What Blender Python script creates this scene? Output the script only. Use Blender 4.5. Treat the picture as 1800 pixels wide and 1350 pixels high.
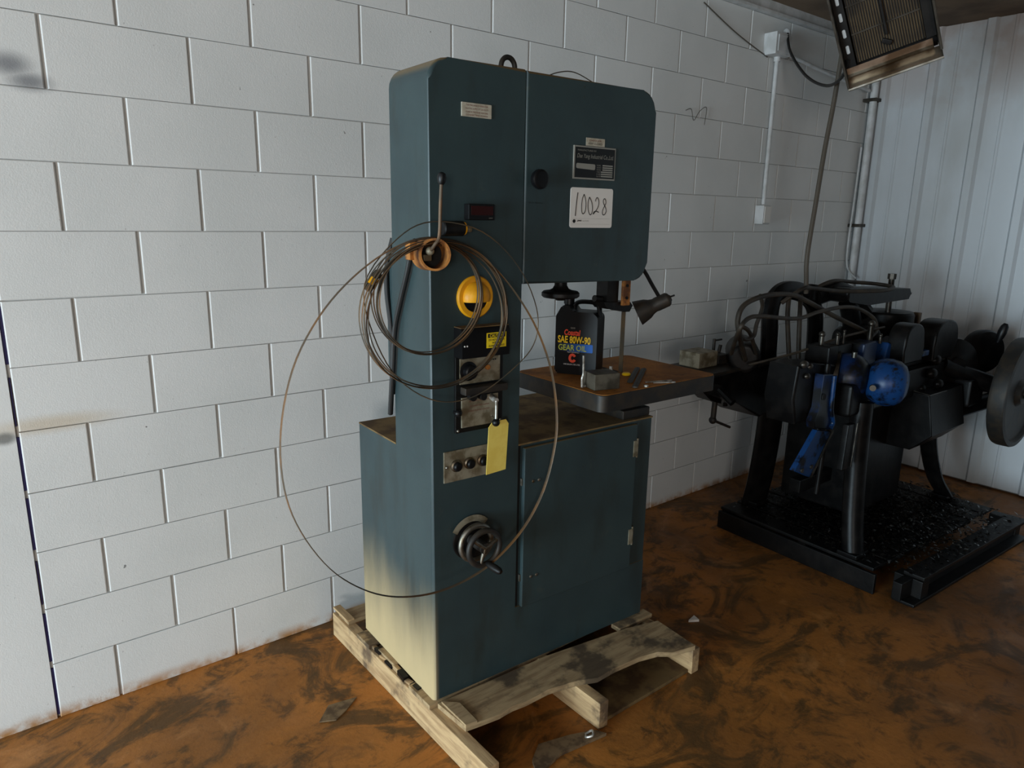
import bpy, bmesh, math, random
from mathutils import Vector, Matrix, Euler
random.seed(7)
for o in list(bpy.data.objects): bpy.data.objects.remove(o)
scene = bpy.context.scene
COL = scene.collection
# ---------------------------------------------------------------- camera
cam_d = bpy.data.cameras.new('camera'); cam = bpy.data.objects.new('camera', cam_d); COL.objects.link(cam)
cam.location = (-0.3221, -2.5953, 1.6961)
cam.rotation_euler = (1.339085, -0.017644, -0.673526)
cam_d.sensor_width = 36.0; cam_d.lens = 36.0 * 1254.3 / 1800.0; cam_d.clip_start = 0.02
scene.camera = cam
# ---------------------------------------------------------------- world, daylight, exposure
w = bpy.data.worlds.new('world'); scene.world = w; w.use_nodes = True
w.node_tree.nodes['Background'].inputs[0].default_value = (0.75, 0.87, 1.0, 1)
w.node_tree.nodes['Background'].inputs[1].default_value = 0.03
def area(name, loc, aim, sx, sy, power, col):
    l = bpy.data.lights.new(name, 'AREA'); l.shape = 'RECTANGLE'; l.size = sx; l.size_y = sy; l.energy = power; l.color = col
    o = bpy.data.objects.new(name, l); COL.objects.link(o); o.location = loc
    o.rotation_euler = (Vector(aim) - Vector(loc)).to_track_quat('-Z', 'Y').to_euler()
    return o
# open loading door in the left wall, and the window in the wall behind the camera
area('daylight_loading_door', (-5.1, -1.65, .98), (0.0, -1.65, .98), 2.7, 1.86, 408, (0.69, 0.885, 1.0))
area('daylight_window', (-3.9, -6.42, 1.75), (-3.9, 0.0, 1.75), 1.6, 1.1, 143, (1.0, 0.965, 0.92))
vs = scene.view_settings
vs.view_transform = 'Standard'; vs.look = 'None'; vs.exposure = 0.0; vs.gamma = 1.0; vs.use_curve_mapping = False

# ---------------------------------------------------------------- helpers
def srgb(r, g, b):
    f = lambda c: c / 12.92 if c <= 0.04045 else ((c + 0.055) / 1.055) ** 2.4
    return (f(r / 255), f(g / 255), f(b / 255), 1)
class N:
    """tiny node helper"""
    def __init__(s, name):
        s.m = bpy.data.materials.new(name); s.m.use_nodes = True
        s.t = s.m.node_tree; s.n = s.t.nodes; s.b = s.n['Principled BSDF']
        s.pos = s.n.new('ShaderNodeNewGeometry').outputs['Position']
        s.obj = s.n.new('ShaderNodeTexCoord').outputs['Object']
    def link(s, a, b): s.t.links.new(a, b)
    def val(s, sock, v):
        if hasattr(v, 'links'): s.link(v, sock)
        else: sock.default_value = v
    def noise(s, scale=5, detail=4, rough=.55, vec=None, dist=0., stretch=None):
        n = s.n.new('ShaderNodeTexNoise'); n.inputs['Scale'].default_value = scale
        n.inputs['Detail'].default_value = detail; n.inputs['Roughness'].default_value = rough; n.inputs['Distortion'].default_value = dist
        v = vec if vec is not None else s.obj
        if stretch:
            mp = s.n.new('ShaderNodeMapping'); mp.inputs['Scale'].default_value = stretch; s.link(v, mp.inputs[0]); v = mp.outputs[0]
        s.link(v, n.inputs['Vector']); return n.outputs['Fac']
    def ramp(s, fac, a, b, c0=0., c1=1.):
        r = s.n.new('ShaderNodeMapRange'); r.interpolation_type = 'SMOOTHSTEP'
        s.link(fac, r.inputs[0]); r.inputs[1].default_value = a; r.inputs[2].default_value = b
        r.inputs[3].default_value = c0; r.inputs[4].default_value = c1; return r.outputs[0]
    def mix(s, fac, a, b):
        m = s.n.new('ShaderNodeMix'); m.data_type = 'RGBA'
        s.val(m.inputs[0], fac); s.val(m.inputs[6], a); s.val(m.inputs[7], b); return m.outputs[2]
    def math(s, op, a, b=0.):
        m = s.n.new('ShaderNodeMath'); m.operation = op; s.val(m.inputs[0], a); s.val(m.inputs[1], b); return m.outputs[0]
    def sep(s, v):
        x = s.n.new('ShaderNodeSeparateXYZ'); s.link(v, x.inputs[0]); return x.outputs
    def bump(s, h, strength=.3, dist=.01):
        b = s.n.new('ShaderNodeBump'); b.inputs['Strength'].default_value = strength; b.inputs['Distance'].default_value = dist
        s.link(h, b.inputs['Height']); s.link(b.outputs[0], s.b.inputs['Normal'])
    def done(s, col, rough=.5, metal=0., spec=None):
        s.val(s.b.inputs['Base Color'], col); s.val(s.b.inputs['Roughness'], rough); s.b.inputs['Metallic'].default_value = metal
        if spec is not None: s.b.inputs['Specular IOR Level'].default_value = spec
        return s.m
def simple(name, c, rough=.5, metal=0., c2=None, scale=30, lo=.4, hi=.65, bump=0., spec=None):
    k = N(name); col = c
    f = k.noise(scale, 5)
    if c2 is not None: col = k.mix(k.ramp(f, lo, hi), c, c2)
    if bump: k.bump(f, bump, .004)
    return k.done(col, rough, metal, spec)

M = {}
# painted block wall
k = N('wall_paint')
n1 = k.noise(1.3, 4, vec=k.pos); n2 = k.noise(220, 3, vec=k.pos); n3 = k.noise(26, 2, .5, vec=k.pos)
c = k.mix(k.ramp(n1, .35, .7), srgb(228, 228, 226), srgb(216, 217, 215))
c = k.mix(k.ramp(n3, .76, .785, 0, .75), c, srgb(70, 66, 62))                  # chips in the paint
px = k.sep(k.pos)
low = k.math('MULTIPLY', k.ramp(px[2], .0, .055, 1, 0), k.ramp(k.noise(14, 5, vec=k.pos), .3, .62))
c = k.mix(low, c, srgb(176, 126, 74))
sp = k.noise(75, 2, .5, vec=k.pos)
c = k.mix(k.ramp(sp, .72, .76, 0, .35), c, srgb(120, 116, 110))                                           # rust line splashed above the floor
def blob(cx, cz, rx, rz, soft=.6):
    d = k.math('SQRT', k.math('ADD', k.math('POWER', k.math('MULTIPLY', k.math('ADD', px[0], -cx), 1 / rx), 2), k.math('POWER', k.math('MULTIPLY', k.math('ADD', px[2], -cz), 1 / rz), 2)))
    return k.ramp(d, 1 - soft, 1, 1, 0)
c = k.mix(k.math('MULTIPLY', k.math('MAXIMUM', blob(-.085, 2.09, .085, .05, .9), blob(-.04, 2.048, .085, .04, .9)), .8), c, srgb(112, 114, 120))   # soft grey smudge
c = k.mix(k.math('MULTIPLY', blob(-.10, 1.03, .26, .042, .85), .45), c, srgb(196, 168, 120))   # yellow smear
c = k.mix(k.math('MULTIPLY', blob(-.225, 1.003, .045, .028, .7), .75), c, srgb(84, 84, 80))
k.bump(k.math('ADD', n2, k.math('MULTIPLY', k.noise(55, 5, .65, vec=k.pos), 1.2)), .14, .0025)
M['wall'] = k.done(c, .55)
M['mortar'] = simple('mortar_paint', srgb(214, 214, 212), .7)
M['joint'] = simple('joint_sealant', srgb(38, 34, 84), .6)
# metal siding
k = N('siding_paint'); n1 = k.noise(2.2, 5, vec=k.pos, stretch=(1, 1, .35)); px = k.sep(k.pos)
c = k.mix(k.ramp(n1, .4, .75), srgb(200, 204, 208), srgb(178, 179, 178))
rust = k.math('MULTIPLY', k.ramp(px[2], 2.2, 2.85), k.ramp(k.noise(3, 5, vec=k.pos), .4, .6))
c = k.mix(k.math('MULTIPLY', rust, .45), c, srgb(150, 112, 84))  # patchy brown tint toward the top of the sheets
M['siding'] = k.done(c, .42)
# floor
k = N('floor_stain')
a = k.noise(1.6, 6, .62, vec=k.pos, dist=.6); b = k.noise(4.2, 6, .6, vec=k.pos, dist=.8); d = k.noise(38, 5, .65, vec=k.pos); e = k.noise(.8, 3, vec=k.pos)
g = k.noise(2.6, 8, .68, vec=k.pos, dist=1.2, stretch=(1, 1.5, 1)); h = k.noise(9, 6, .7, vec=k.pos, dist=.5)
c = k.mix(k.ramp(a, .38, .62), srgb(182, 116, 50), srgb(150, 96, 42))
c = k.mix(k.ramp(g, .47, .60, 0, .9), c, srgb(92, 66, 34))
c = k.mix(k.ramp(h, .52, .66, 0, .7), c, srgb(74, 54, 30))
c = k.mix(k.ramp(b, .27, .42, .7, 0), c, srgb(206, 142, 80))
c = k.mix(k.ramp(d, .55, .75, 0, .45), c, srgb(96, 66, 34))
px = k.sep(k.pos)
oil = k.math('MULTIPLY', k.ramp(px[0], 1.9, 3.0), k.ramp(e, .35, .6, .15, .6))
c = k.mix(oil, c, srgb(80, 50, 24))                                              # floor colour darker toward the right, broken up by noise
k.bump(k.math('ADD', d, b), .25, .006)
M['floor'] = k.done(c, k.ramp(b, .3, .7, .42, .7), 0, .35)
M['ceiling'] = simple('ceiling_board', srgb(120, 100, 80), .9, c2=srgb(92, 76, 60), scale=3)
M['room'] = simple('room_paint', srgb(120, 118, 114), .8)
# saw paint
k = N('teal_paint')
n1 = k.noise(3.5, 6, .6); n2 = k.noise(60, 4); n3 = k.noise(9, 6, .65, stretch=(1, 1, .25))
c = k.mix(k.ramp(n1, .35, .7), srgb(50, 66, 68), srgb(44, 59, 62))
c = k.mix(k.ramp(n3, .48, .74, 0, .6), c, srgb(40, 44, 41)); c = k.mix(k.ramp(k.noise(13, 6, .7), .62, .74, 0, .5), c, srgb(70, 76, 70))
c = k.mix(k.ramp(n2, .66, .74, 0, .6), c, srgb(46, 44, 38))
nz = k.sep(k.n['Geometry'].outputs['Normal'])[2]; c = k.mix(k.ramp(nz, .35, .85, 0, .8), c, srgb(132, 108, 70))   # dust settled on upward faces
k.bump(k.noise(160, 2), .12, .001)
M['teal'] = k.done(c, k.ramp(n1, .3, .7, .38, .5), 0, .5)
k = N('teal_paint_dust_bounce')       # the cabinet: sawdust on top edges and open side, floor bounce painted in low
n1 = k.noise(3.5, 6, .6); n2 = k.noise(60, 4); n3 = k.noise(9, 6, .65, stretch=(1, 1, .25)); n4 = k.noise(6, 6, .6, stretch=(1, 1, .2))
c = k.mix(k.ramp(n1, .35, .7), srgb(50, 66, 68), srgb(44, 59, 62))
c = k.mix(k.ramp(n3, .48, .74, 0, .6), c, srgb(40, 44, 41)); c = k.mix(k.ramp(k.noise(13, 6, .7), .62, .74, 0, .5), c, srgb(70, 76, 70))
c = k.mix(k.ramp(n2, .66, .74, 0, .6), c, srgb(46, 44, 38))
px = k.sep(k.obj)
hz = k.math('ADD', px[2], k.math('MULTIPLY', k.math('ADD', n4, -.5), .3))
dust_bounce = k.math('MULTIPLY', k.ramp(hz, .0, .46, .95, 0), k.ramp(px[0], .0, .025, 1, 0))
c = k.mix(dust_bounce, c, srgb(196, 172, 128))
nz = k.sep(k.n['Geometry'].outputs['Normal'])[2]; c = k.mix(k.ramp(nz, .35, .85, 0, .8), c, srgb(132, 108, 70))
k.bump(k.noise(160, 2), .12, .001)
M['teal_dust_bounce'] = k.done(c, k.ramp(dust_bounce, 0, 1, .42, .9), 0, .5)
M['dust_top'] = simple('dusty_top', srgb(120, 96, 58), .95, c2=srgb(84, 62, 36), scale=14, bump=.4)
k = N('rusty_table'); n1 = k.noise(5, 6, .65, dist=.5); n2 = k.noise(45, 5)
c = k.mix(k.ramp(n1, .35, .68), srgb(178, 116, 46), srgb(128, 80, 32))
c = k.mix(k.ramp(n2, .55, .72, 0, .6), c, srgb(54, 38, 24)); k.bump(n2, .3, .002)
M['rust_table'] = k.done(c, .7, 0, .3)
M['cast_iron'] = simple('cast_iron', srgb(36, 34, 32), .55, .2, c2=srgb(52, 44, 35), scale=20, bump=.15)
M['black_iron'] = simple('black_iron', srgb(18, 17, 17), .45, 0, c2=srgb(28, 26, 24), scale=25, bump=.1, spec=.25)
M['black_plastic'] = simple('black_plastic', srgb(13, 13, 15), .4, spec=.3)
M['black_gap'] = simple('dark_gap', srgb(12, 12, 12), .9)
M['rubber'] = simple('black_rubber', srgb(24, 24, 24), .5)
M['steel'] = simple('bright_steel', srgb(196, 192, 184), .42, .55, c2=srgb(120, 112, 100), scale=40)
M['steel_dull'] = simple('dull_steel', srgb(150, 146, 136), .45, 1., c2=srgb(110, 96, 76), scale=24)
M['aluminium'] = simple('aluminium_reflector', srgb(200, 192, 180), .28, 1., c2=srgb(140, 126, 108), scale=9)
M['plate_grey'] = simple('grey_plate', srgb(150, 142, 122), .55, .3, c2=srgb(104, 92, 70), scale=22)
M['blade'] = simple('rusty_blade_steel', srgb(88, 73, 57), .5, .3, c2=srgb(118, 84, 52), scale=9)
M['blade_dark'] = simple('dark_blade_steel', srgb(80, 74, 64), .5, .4, c2=srgb(110, 88, 62), scale=9)
M['rust_ring'] = simple('rust_orange', srgb(176, 114, 50), .75, 0, c2=srgb(92, 54, 30), scale=26)
M['yellow'] = simple('safety_yellow', srgb(246, 176, 18), .45, 0, c2=srgb(220, 150, 20), scale=9)
M['label_yellow'] = simple('label_yellow', srgb(240, 208, 30), .5)
M['tag_yellow'] = simple('card_yellow', srgb(246, 222, 110), .8, c2=srgb(238, 210, 96), scale=20)
M['white'] = simple('white_card', srgb(226, 222, 216), .6)
M['offwhite'] = simple('faded_label', srgb(186, 180, 164), .6, c2=srgb(166, 158, 140), scale=40)
M['ink'] = simple('black_ink', srgb(20, 20, 20), .6)
M['ink_red'] = simple('red_brown_ink', srgb(110, 56, 44), .6)
M['nameplate_black'] = simple('nameplate_black', srgb(14, 14, 14), .35)
M['silver_print'] = simple('silver_print', srgb(168, 164, 154), .4, .5)
M['led_red'] = simple('red_led_window', srgb(44, 8, 7), .2)
M['jug_yellow'] = simple('print_yellow', srgb(250, 206, 20), .5)
M['jug_green'] = simple('print_yellow_green', srgb(206, 216, 70), .5)
M['jug_red'] = simple('print_red', srgb(238, 80, 50), .5)
M['jug_white'] = simple('print_white', srgb(225, 225, 225), .5)
k = N('print_blue_fade'); x = k.sep(k.obj)[0]
M['jug_blue'] = k.done(k.mix(k.ramp(x, -.07, .075), srgb(16, 18, 34), srgb(20, 110, 215)), .5)
M['conduit'] = simple('painted_conduit', srgb(206, 206, 206), .5, c2=srgb(186, 186, 184), scale=12)
M['block_steel'] = simple('block_steel', srgb(96, 90, 78), .5, .3, c2=srgb(60, 54, 44), scale=18)
M['cable_brown'] = simple('brown_hose', srgb(84, 76, 66), .6)
M['hose'] = simple('old_hose', srgb(58, 49, 38), .6, c2=srgb(38, 32, 26), scale=12)
k = N('pallet_wood'); n1 = k.noise(6, 5, .6, stretch=(1, 8, 8)); n2 = k.noise(7, 5, .6)
c = k.mix(k.ramp(n1, .35, .7), srgb(176, 150, 112), srgb(138, 112, 80)); c = k.mix(k.ramp(n2, .47, .62, 0, .85), c, srgb(62, 50, 38)); k.bump(n1, .4, .004)
M['wood_x'] = k.done(c, .85)
k = N('pallet_wood_long'); n1 = k.noise(6, 5, .6, stretch=(8, 1, 8)); n2 = k.noise(6, 5, .6)
c = k.mix(k.ramp(n1, .35, .7), srgb(200, 168, 124), srgb(160, 128, 90)); c = k.mix(k.ramp(n2, .5, .64, 0, .8), c, srgb(72, 56, 44)); k.bump(n1, .4, .004)
M['wood_y'] = k.done(c, .85)
k = N('oily_wood'); n1 = k.noise(9, 5, .6); c = k.mix(k.ramp(n1, .4, .7), srgb(12, 11, 11), srgb(24, 21, 19)); k.bump(n1, .5, .006)
M['oily'] = k.done(c, .42, 0, .25)
M['swarf'] = simple('oily_swarf', srgb(24, 23, 22), .22, .75, c2=srgb(58, 55, 50), scale=60)
k = N('blue_paint'); n1 = k.noise(11, 6, .65); n2 = k.noise(30, 4)
c = k.mix(k.ramp(n1, .5, .62), srgb(18, 53, 98), srgb(9, 13, 20)); c = k.mix(k.ramp(n2, .56, .68), c, srgb(26, 22, 19))
M['blue'] = k.done(c, .36, 0, .25)
k = N('blue_grease'); n1 = k.noise(5, 5, .6); c = k.mix(k.ramp(n1, .48, .6), srgb(15, 36, 72), srgb(12, 12, 13))
M['blue_grease'] = k.done(c, .34, 0, .3)
M['grease'] = simple('greasy_iron', srgb(11, 10, 10), .36, 0, c2=srgb(22, 20, 19), scale=14, bump=.35, spec=.14)
M['grease_hi'] = simple('worn_iron', srgb(84, 80, 74), .35, .8, c2=srgb(40, 36, 32), scale=16)
M['ceramic'] = simple('heater_ceramic', srgb(92, 74, 50), .8, c2=srgb(60, 47, 32), scale=10)
M['heater_case'] = simple('heater_case', srgb(74, 68, 60), .5, .6, c2=srgb(48, 41, 33), scale=10)
M['debris'] = simple('dirty_scrap', srgb(128, 104, 74), .85, c2=srgb(86, 66, 44), scale=25)

# ------------- mesh helpers
def link(o, parent=None):
    COL.objects.link(o)
    if parent is not None: o.parent = parent
    return o
def build(name, bm, mat, parent=None, ang=35, loc=None, rot=None):
    me = bpy.data.meshes.new(name); bmesh.ops.recalc_face_normals(bm, faces=bm.faces); bm.to_mesh(me); bm.free()
    me.polygons.foreach_set('use_smooth', [True] * len(me.polygons)); me.set_sharp_from_angle(angle=math.radians(ang))
    me.materials.append(M[mat] if isinstance(mat, str) else mat)
    o = link(bpy.data.objects.new(name, me), parent)
    if loc is not None: o.location = loc
    if rot is not None: o.rotation_euler = rot
    wn = o.modifiers.new('weighted_normal', 'WEIGHTED_NORMAL'); wn.keep_sharp = True
    return o
def tag(o, label=None, cat=None, group=None, kind=None):
    if label: o['label'] = label
    if cat: o['category'] = cat
    if group: o['group'] = group
    if kind: o['kind'] = kind
    return o
def thing(name, label, cat, loc, rz=0., group=None):
    o = bpy.data.objects.new(name, None); o.empty_display_size = .1; COL.objects.link(o); o.location = loc; o.rotation_euler = (0, 0, rz)
    return tag(o, label, cat, group)
def nb(): return bmesh.new()
def xf(bm, verts, mat): bmesh.ops.transform(bm, matrix=mat, verts=verts)
def box(bm, a, b, bev=0., rot=None, seg=2):
    a = Vector(a); b = Vector(b); c = (a + b) / 2; s = b - a
    r = bmesh.ops.create_cube(bm, size=1.0)['verts']
    xf(bm, r, Matrix.Translation(c) @ (rot.to_matrix().to_4x4() if rot else Matrix()) @ Matrix.Diagonal((abs(s.x), abs(s.y), abs(s.z), 1)))
    if bev: bmesh.ops.bevel(bm, geom=list({e for v in r for e in v.link_edges}), offset=bev, segments=seg, affect='EDGES', profile=.5)
    return bm
def frame_to(p0, p1):
    d = (Vector(p1) - Vector(p0)); q = d.to_track_quat('Z', 'Y'); return Matrix.Translation(Vector(p0)) @ q.to_matrix().to_4x4(), d.length
def lathe(bm, p0, p1, prof, seg=28, cap=True):
    """profile (r, t) with t in metres along p0->p1"""
    m, L = frame_to(p0, p1); rings = []
    for r, t in prof:
        rings.append([bm.verts.new(m @ Vector((r * math.cos(2 * math.pi * i / seg), r * math.sin(2 * math.pi * i / seg), t))) for i in range(seg)])
    for a, b in zip(rings, rings[1:]):
        for i in range(seg): bm.faces.new((a[i], a[(i + 1) % seg], b[(i + 1) % seg], b[i]))
    if cap: bm.faces.new(rings[0][::-1]); bm.faces.new(rings[-1])
    return bm
def cyl(bm, p0, p1, r, r1=None, seg=24, bev=0.):
    L = (Vector(p1) - Vector(p0)).length; r1 = r if r1 is None else r1
    prof = [(r, 0), (r1, L)] if not bev else [(r - bev, 0), (r, bev), (r1, L - bev), (r1 - bev, L)]
    return lathe(bm, p0, p1, prof, seg)
def sphere(bm, c, r, sc=(1, 1, 1), seg=20):
    v = bmesh.ops.create_uvsphere(bm, u_segments=seg, v_segments=seg // 2 + 2, radius=r)['verts']
    xf(bm, v, Matrix.Translation(Vector(c)) @ Matrix.Diagonal((sc[0], sc[1], sc[2], 1))); return bm
def smooth_path(pts, n=6, closed=False):
    P = [Vector(p) for p in pts]; out = []; m = len(P)
    for i in range(m if closed else m - 1):
        g = (lambda j: P[j % m]) if closed else (lambda j: P[min(max(j, 0), m - 1)])
        p0, p1, p2, p3 = g(i - 1), g(i), g(i + 1), g(i + 2)
        for t in range(n):
            t /= n; out.append(.5 * ((2 * p1) + (-p0 + p2) * t + (2 * p0 - 5 * p1 + 4 * p2 - p3) * t * t + (-p0 + 3 * p1 - 3 * p2 + p3) * t ** 3))
    if not closed: out.append(P[-1])
    return out
def tube(bm, pts, r, seg=8, closed=False, n=6, flat=None, up=None):
    """flat=(a,b): section half sizes along 'up' and across"""
    P = smooth_path(pts, n, closed) if n else [Vector(p) for p in pts]; m = len(P); rings = []; prev = None
    for i, p in enumerate(P):
        d = ((P[(i + 1) % m] - P[i - 1]) if closed else (P[min(i + 1, m - 1)] - P[max(i - 1, 0)])).normalized()
        if up is not None: u = Vector(up)
        else: u = prev if prev is not None else (Vector((0, 0, 1)) if abs(d.z) < .9 else Vector((1, 0, 0)))
        u = (u - d * u.dot(d)).normalized(); prev = u; v = d.cross(u)
        a, b = flat if flat else (r, r)
        rings.append([bm.verts.new(p + u * a * math.cos(2 * math.pi * j / seg) + v * b * math.sin(2 * math.pi * j / seg)) for j in range(seg)])
    for i in range(m if closed else m - 1):
        a, b = rings[i], rings[(i + 1) % m]
        for j in range(seg): bm.faces.new((a[j], a[(j + 1) % seg], b[(j + 1) % seg], b[j]))
    if not closed: bm.faces.new(rings[0][::-1]); bm.faces.new(rings[-1])
    return bm
def rpoly(pts):
    """[(x,z,radius)] -> rounded outline"""
    out = []; m = len(pts)
    for i, (x, z, r) in enumerate(pts):
        p = Vector((x, z)); a = Vector(pts[i - 1][:2]); b = Vector(pts[(i + 1) % m][:2])
        if r <= 0: out.append(p); continue
        u = (a - p).normalized(); v = (b - p).normalized(); half = math.acos(max(-1, min(1, u.dot(v)))) / 2
        t = r / math.tan(half); c = p + (u + v).normalized() * (r / math.sin(half)); s = p + u * t; e = p + v * t
        a0 = math.atan2(*(s - c).yx); a1 = math.atan2(*(e - c).yx); da = (a1 - a0 + math.pi) % (2 * math.pi) - math.pi
        for j in range(7): out.append(c + Vector((math.cos(a0 + da * j / 6), math.sin(a0 + da * j / 6))) * r)
    return out
def prism(bm, outline, y0, y1, plane='xz', bev=0., back=True):
    f = {'xz': lambda p, y: Vector((p[0], y, p[1])), 'xy': lambda p, y: Vector((p[0], p[1], y)), 'yz': lambda p, y: Vector((y, p[0], p[1]))}[plane]
    a = [bm.verts.new(f(p, y0)) for p in outline]; b = [bm.verts.new(f(p, y1)) for p in outline]; m = len(a)
    fa = bm.faces.new(a); bm.faces.new(b[::-1])
    for i in range(m): bm.faces.new((a[i], b[i], b[(i + 1) % m], a[(i + 1) % m]))
    if bev:
        es = list(fa.edges); bmesh.ops.bevel(bm, geom=es, offset=bev, segments=3, affect='EDGES', profile=.5)
    return bm
def text(name, body, x, z, wd, ht, mat, parent, y, bold=0., shear=0., rz=0.):
    """flat printed words in the xz plane facing -y, centred on (x, z)"""
    cu = bpy.data.curves.new(name, 'FONT'); cu.body = body; cu.size = .1; cu.extrude = .0; cu.offset = bold; cu.shear = shear; cu.resolution_u = 3
    t = bpy.data.objects.new('t', cu); me = bpy.data.meshes.new_from_object(t); bpy.data.objects.remove(t)
    xs = [v.co.x for v in me.vertices]; ys = [v.co.y for v in me.vertices]
    cx, cy = (max(xs) + min(xs)) / 2, (max(ys) + min(ys)) / 2; sx = wd / (max(xs) - min(xs)); sy = ht / (max(ys) - min(ys))
    for v in me.vertices:
        X, Z = (v.co.x - cx) * sx, (v.co.y - cy) * sy; v.co = (X * math.cos(rz) - Z * math.sin(rz), 0, X * math.sin(rz) + Z * math.cos(rz))
    me.materials.clear(); me.materials.append(M[mat]); me.name = name
    o = link(bpy.data.objects.new(name, me), parent); o.location = (x, y, z); return o
def R3(x=0, y=0, z=0): return Euler((math.radians(x), math.radians(y), math.radians(z)))

# ================================================================ the room
XL, XR, YF, ZC = -5.2, 4.92, -6.5, 2.92
U, V = .4064, .2032
XJ = -.19                                             # control joint beside the door pilaster
floor = tag(build('floor', box(nb(), (XL - .2, YF - .2, -.1), (XR + .2, .2, 0)), 'floor'), 'rust-stained brown concrete floor', None, None, 'structure')
wall = tag(build('wall_back', box(nb(), (XL, .011, 0), (XR + .2, .2, 2.93)), 'mortar'), 'white painted concrete block wall', None, None, 'structure')
def block_mesh(wd):
    bm = nb(); box(bm, (0, 0, .0014), (wd - .0078, .03, V - .0014))
    bmesh.ops.bevel(bm, geom=[e for e in bm.edges if all(v.co.y < .001 for v in e.verts) and abs(e.verts[0].co.z - e.verts[1].co.z) > .1], offset=.0036, segments=2, affect='EDGES', profile=.5)
    bmesh.ops.bevel(bm, geom=[e for e in bm.edges if all(v.co.y < .0001 for v in e.verts) and abs(e.verts[0].co.x - e.verts[1].co.x) > .05], offset=.0012, segments=1, affect='EDGES', profile=.5)
    me = bpy.data.meshes.new('concrete_block'); bm.to_mesh(me); bm.free(); me.materials.append(M['wall']); return me
cache = {}
for c in range(14):
    u0 = 0.0 if c % 2 == 0 else 0.5
    cuts = [XJ] + [u * U for u in [u0 + i for i in range(13)] if XJ + .05 < u * U < XR - .03] + [XR]
    for a, b in zip(cuts, cuts[1:]):
        key = round(b - a, 3)
        if key not in cache: cache[key] = block_mesh(b - a)
        o = link(bpy.data.objects.new('concrete_block', cache[key]), wall)
        o.location = (a + .0040 + random.uniform(-.0008, .0008), random.uniform(-.0012, .0008), c * V + random.uniform(-.0006, .0006))
        o.rotation_euler = (0, random.uniform(-.0012, .0012), 0)
# smooth pilaster left of the control joint, its sealant bead, the plate on top of the wall
tag(build('trim_1', box(nb(), (XL, 0, 0), (XJ - .006, .01, 2.845)), 'wall'), 'smooth white painted pilaster beside the control joint', None, None, 'structure')
bm = nb()
for c in range(14):
    if c != 2 and c != 5: box(bm, (XJ - .0055, .0028, c * V + .012), (XJ + .0035, .0108, (c + 1) * V - .016))
    else: box(bm, (XJ - .003, .0028, c * V + .02), (XJ + .001, .0108, (c + 1) * V - .03))
tag(build('trim_2', bm, 'joint'), 'dark blue sealant line in the wall joint', None, None, 'structure')
bm = nb(); box(bm, (XL, -.035, 2.845), (XR, .01, 2.862), .002); box(bm, (XL, -.012, 2.862), (XR, .01, 2.92))
tag(build('trim_3', bm, 'conduit'), 'pale sill plate along the top of the block wall', None, None, 'structure')
tag(build('ceiling', box(nb(), (XL, YF, ZC), (XR + .1, .2, ZC + .06)), 'ceiling'), 'brown insulation board ceiling', None, None, 'structure')
# right wall: ribbed metal sheets, each its own panel
wr = tag(build('wall_right', box(nb(), (XR + .03, YF - .2, 0), (XR + .2, .2, 3.0)), 'room'), 'white ribbed metal siding wall', None, None, 'structure')
def sheet_mesh():
    bm = nb(); prof = [(0, 0)]
    for i in range(3):
        y = -(.06 + .305 * i)
        prof += [(y, 0), (y - .016, -.022), (y - .058, -.022), (y - .074, 0), (y - .155, 0), (y - .16, -.005), (y - .172, -.005), (y - .177, 0)]
    prof += [(-.9144, 0)]
    rows = [[bm.verts.new((x, y, z)) for y, x in prof] for z in (0.015, 2.93)]
    for i in range(len(prof) - 1): bm.faces.new((rows[0][i], rows[0][i + 1], rows[1][i + 1], rows[1][i]))
    r = bmesh.ops.extrude_face_region(bm, geom=bm.faces[:])['geom']
    xf(bm, [v for v in r if isinstance(v, bmesh.types.BMVert)], Matrix.Translation((.0015, 0, 0)))
    bmesh.ops.recalc_face_normals(bm, faces=bm.faces); me = bpy.data.meshes.new('siding_panel'); bm.to_mesh(me); bm.free(); me.materials.append(M['siding']); return me
sm = sheet_mesh()
for i in range(8):
    if -.9144 * (i + 1) < YF - .8: break
    o = link(bpy.data.objects.new('siding_panel', sm), wr); o.location = (XR, -.9144 * i - .0, 0)
# walls behind the camera with the loading door and the window the light comes through
bm = nb(); box(bm, (XL - .2, YF, 0), (XL, -3.1, ZC)); box(bm, (XL - .2, -.15, 0), (XL, .0, ZC)); box(bm, (XL - .2, -3.1, 2.05), (XL, -.15, ZC))
tag(build('wall_left', bm, 'room'), 'grey wall around the open loading door', None, None, 'structure')
bm = nb(); box(bm, (XL - .2, YF - .2, 0), (-4.75, YF, ZC)); box(bm, (-3.05, YF - .2, 0), (XR + .2, YF, ZC)); box(bm, (-4.75, YF - .2, 0), (-3.05, YF, 1.15)); box(bm, (-4.75, YF - .2, 2.35), (-3.05, YF, ZC))
tag(build('wall_front', bm, 'room'), 'grey wall around the window behind the viewer', None, None, 'structure')

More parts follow.
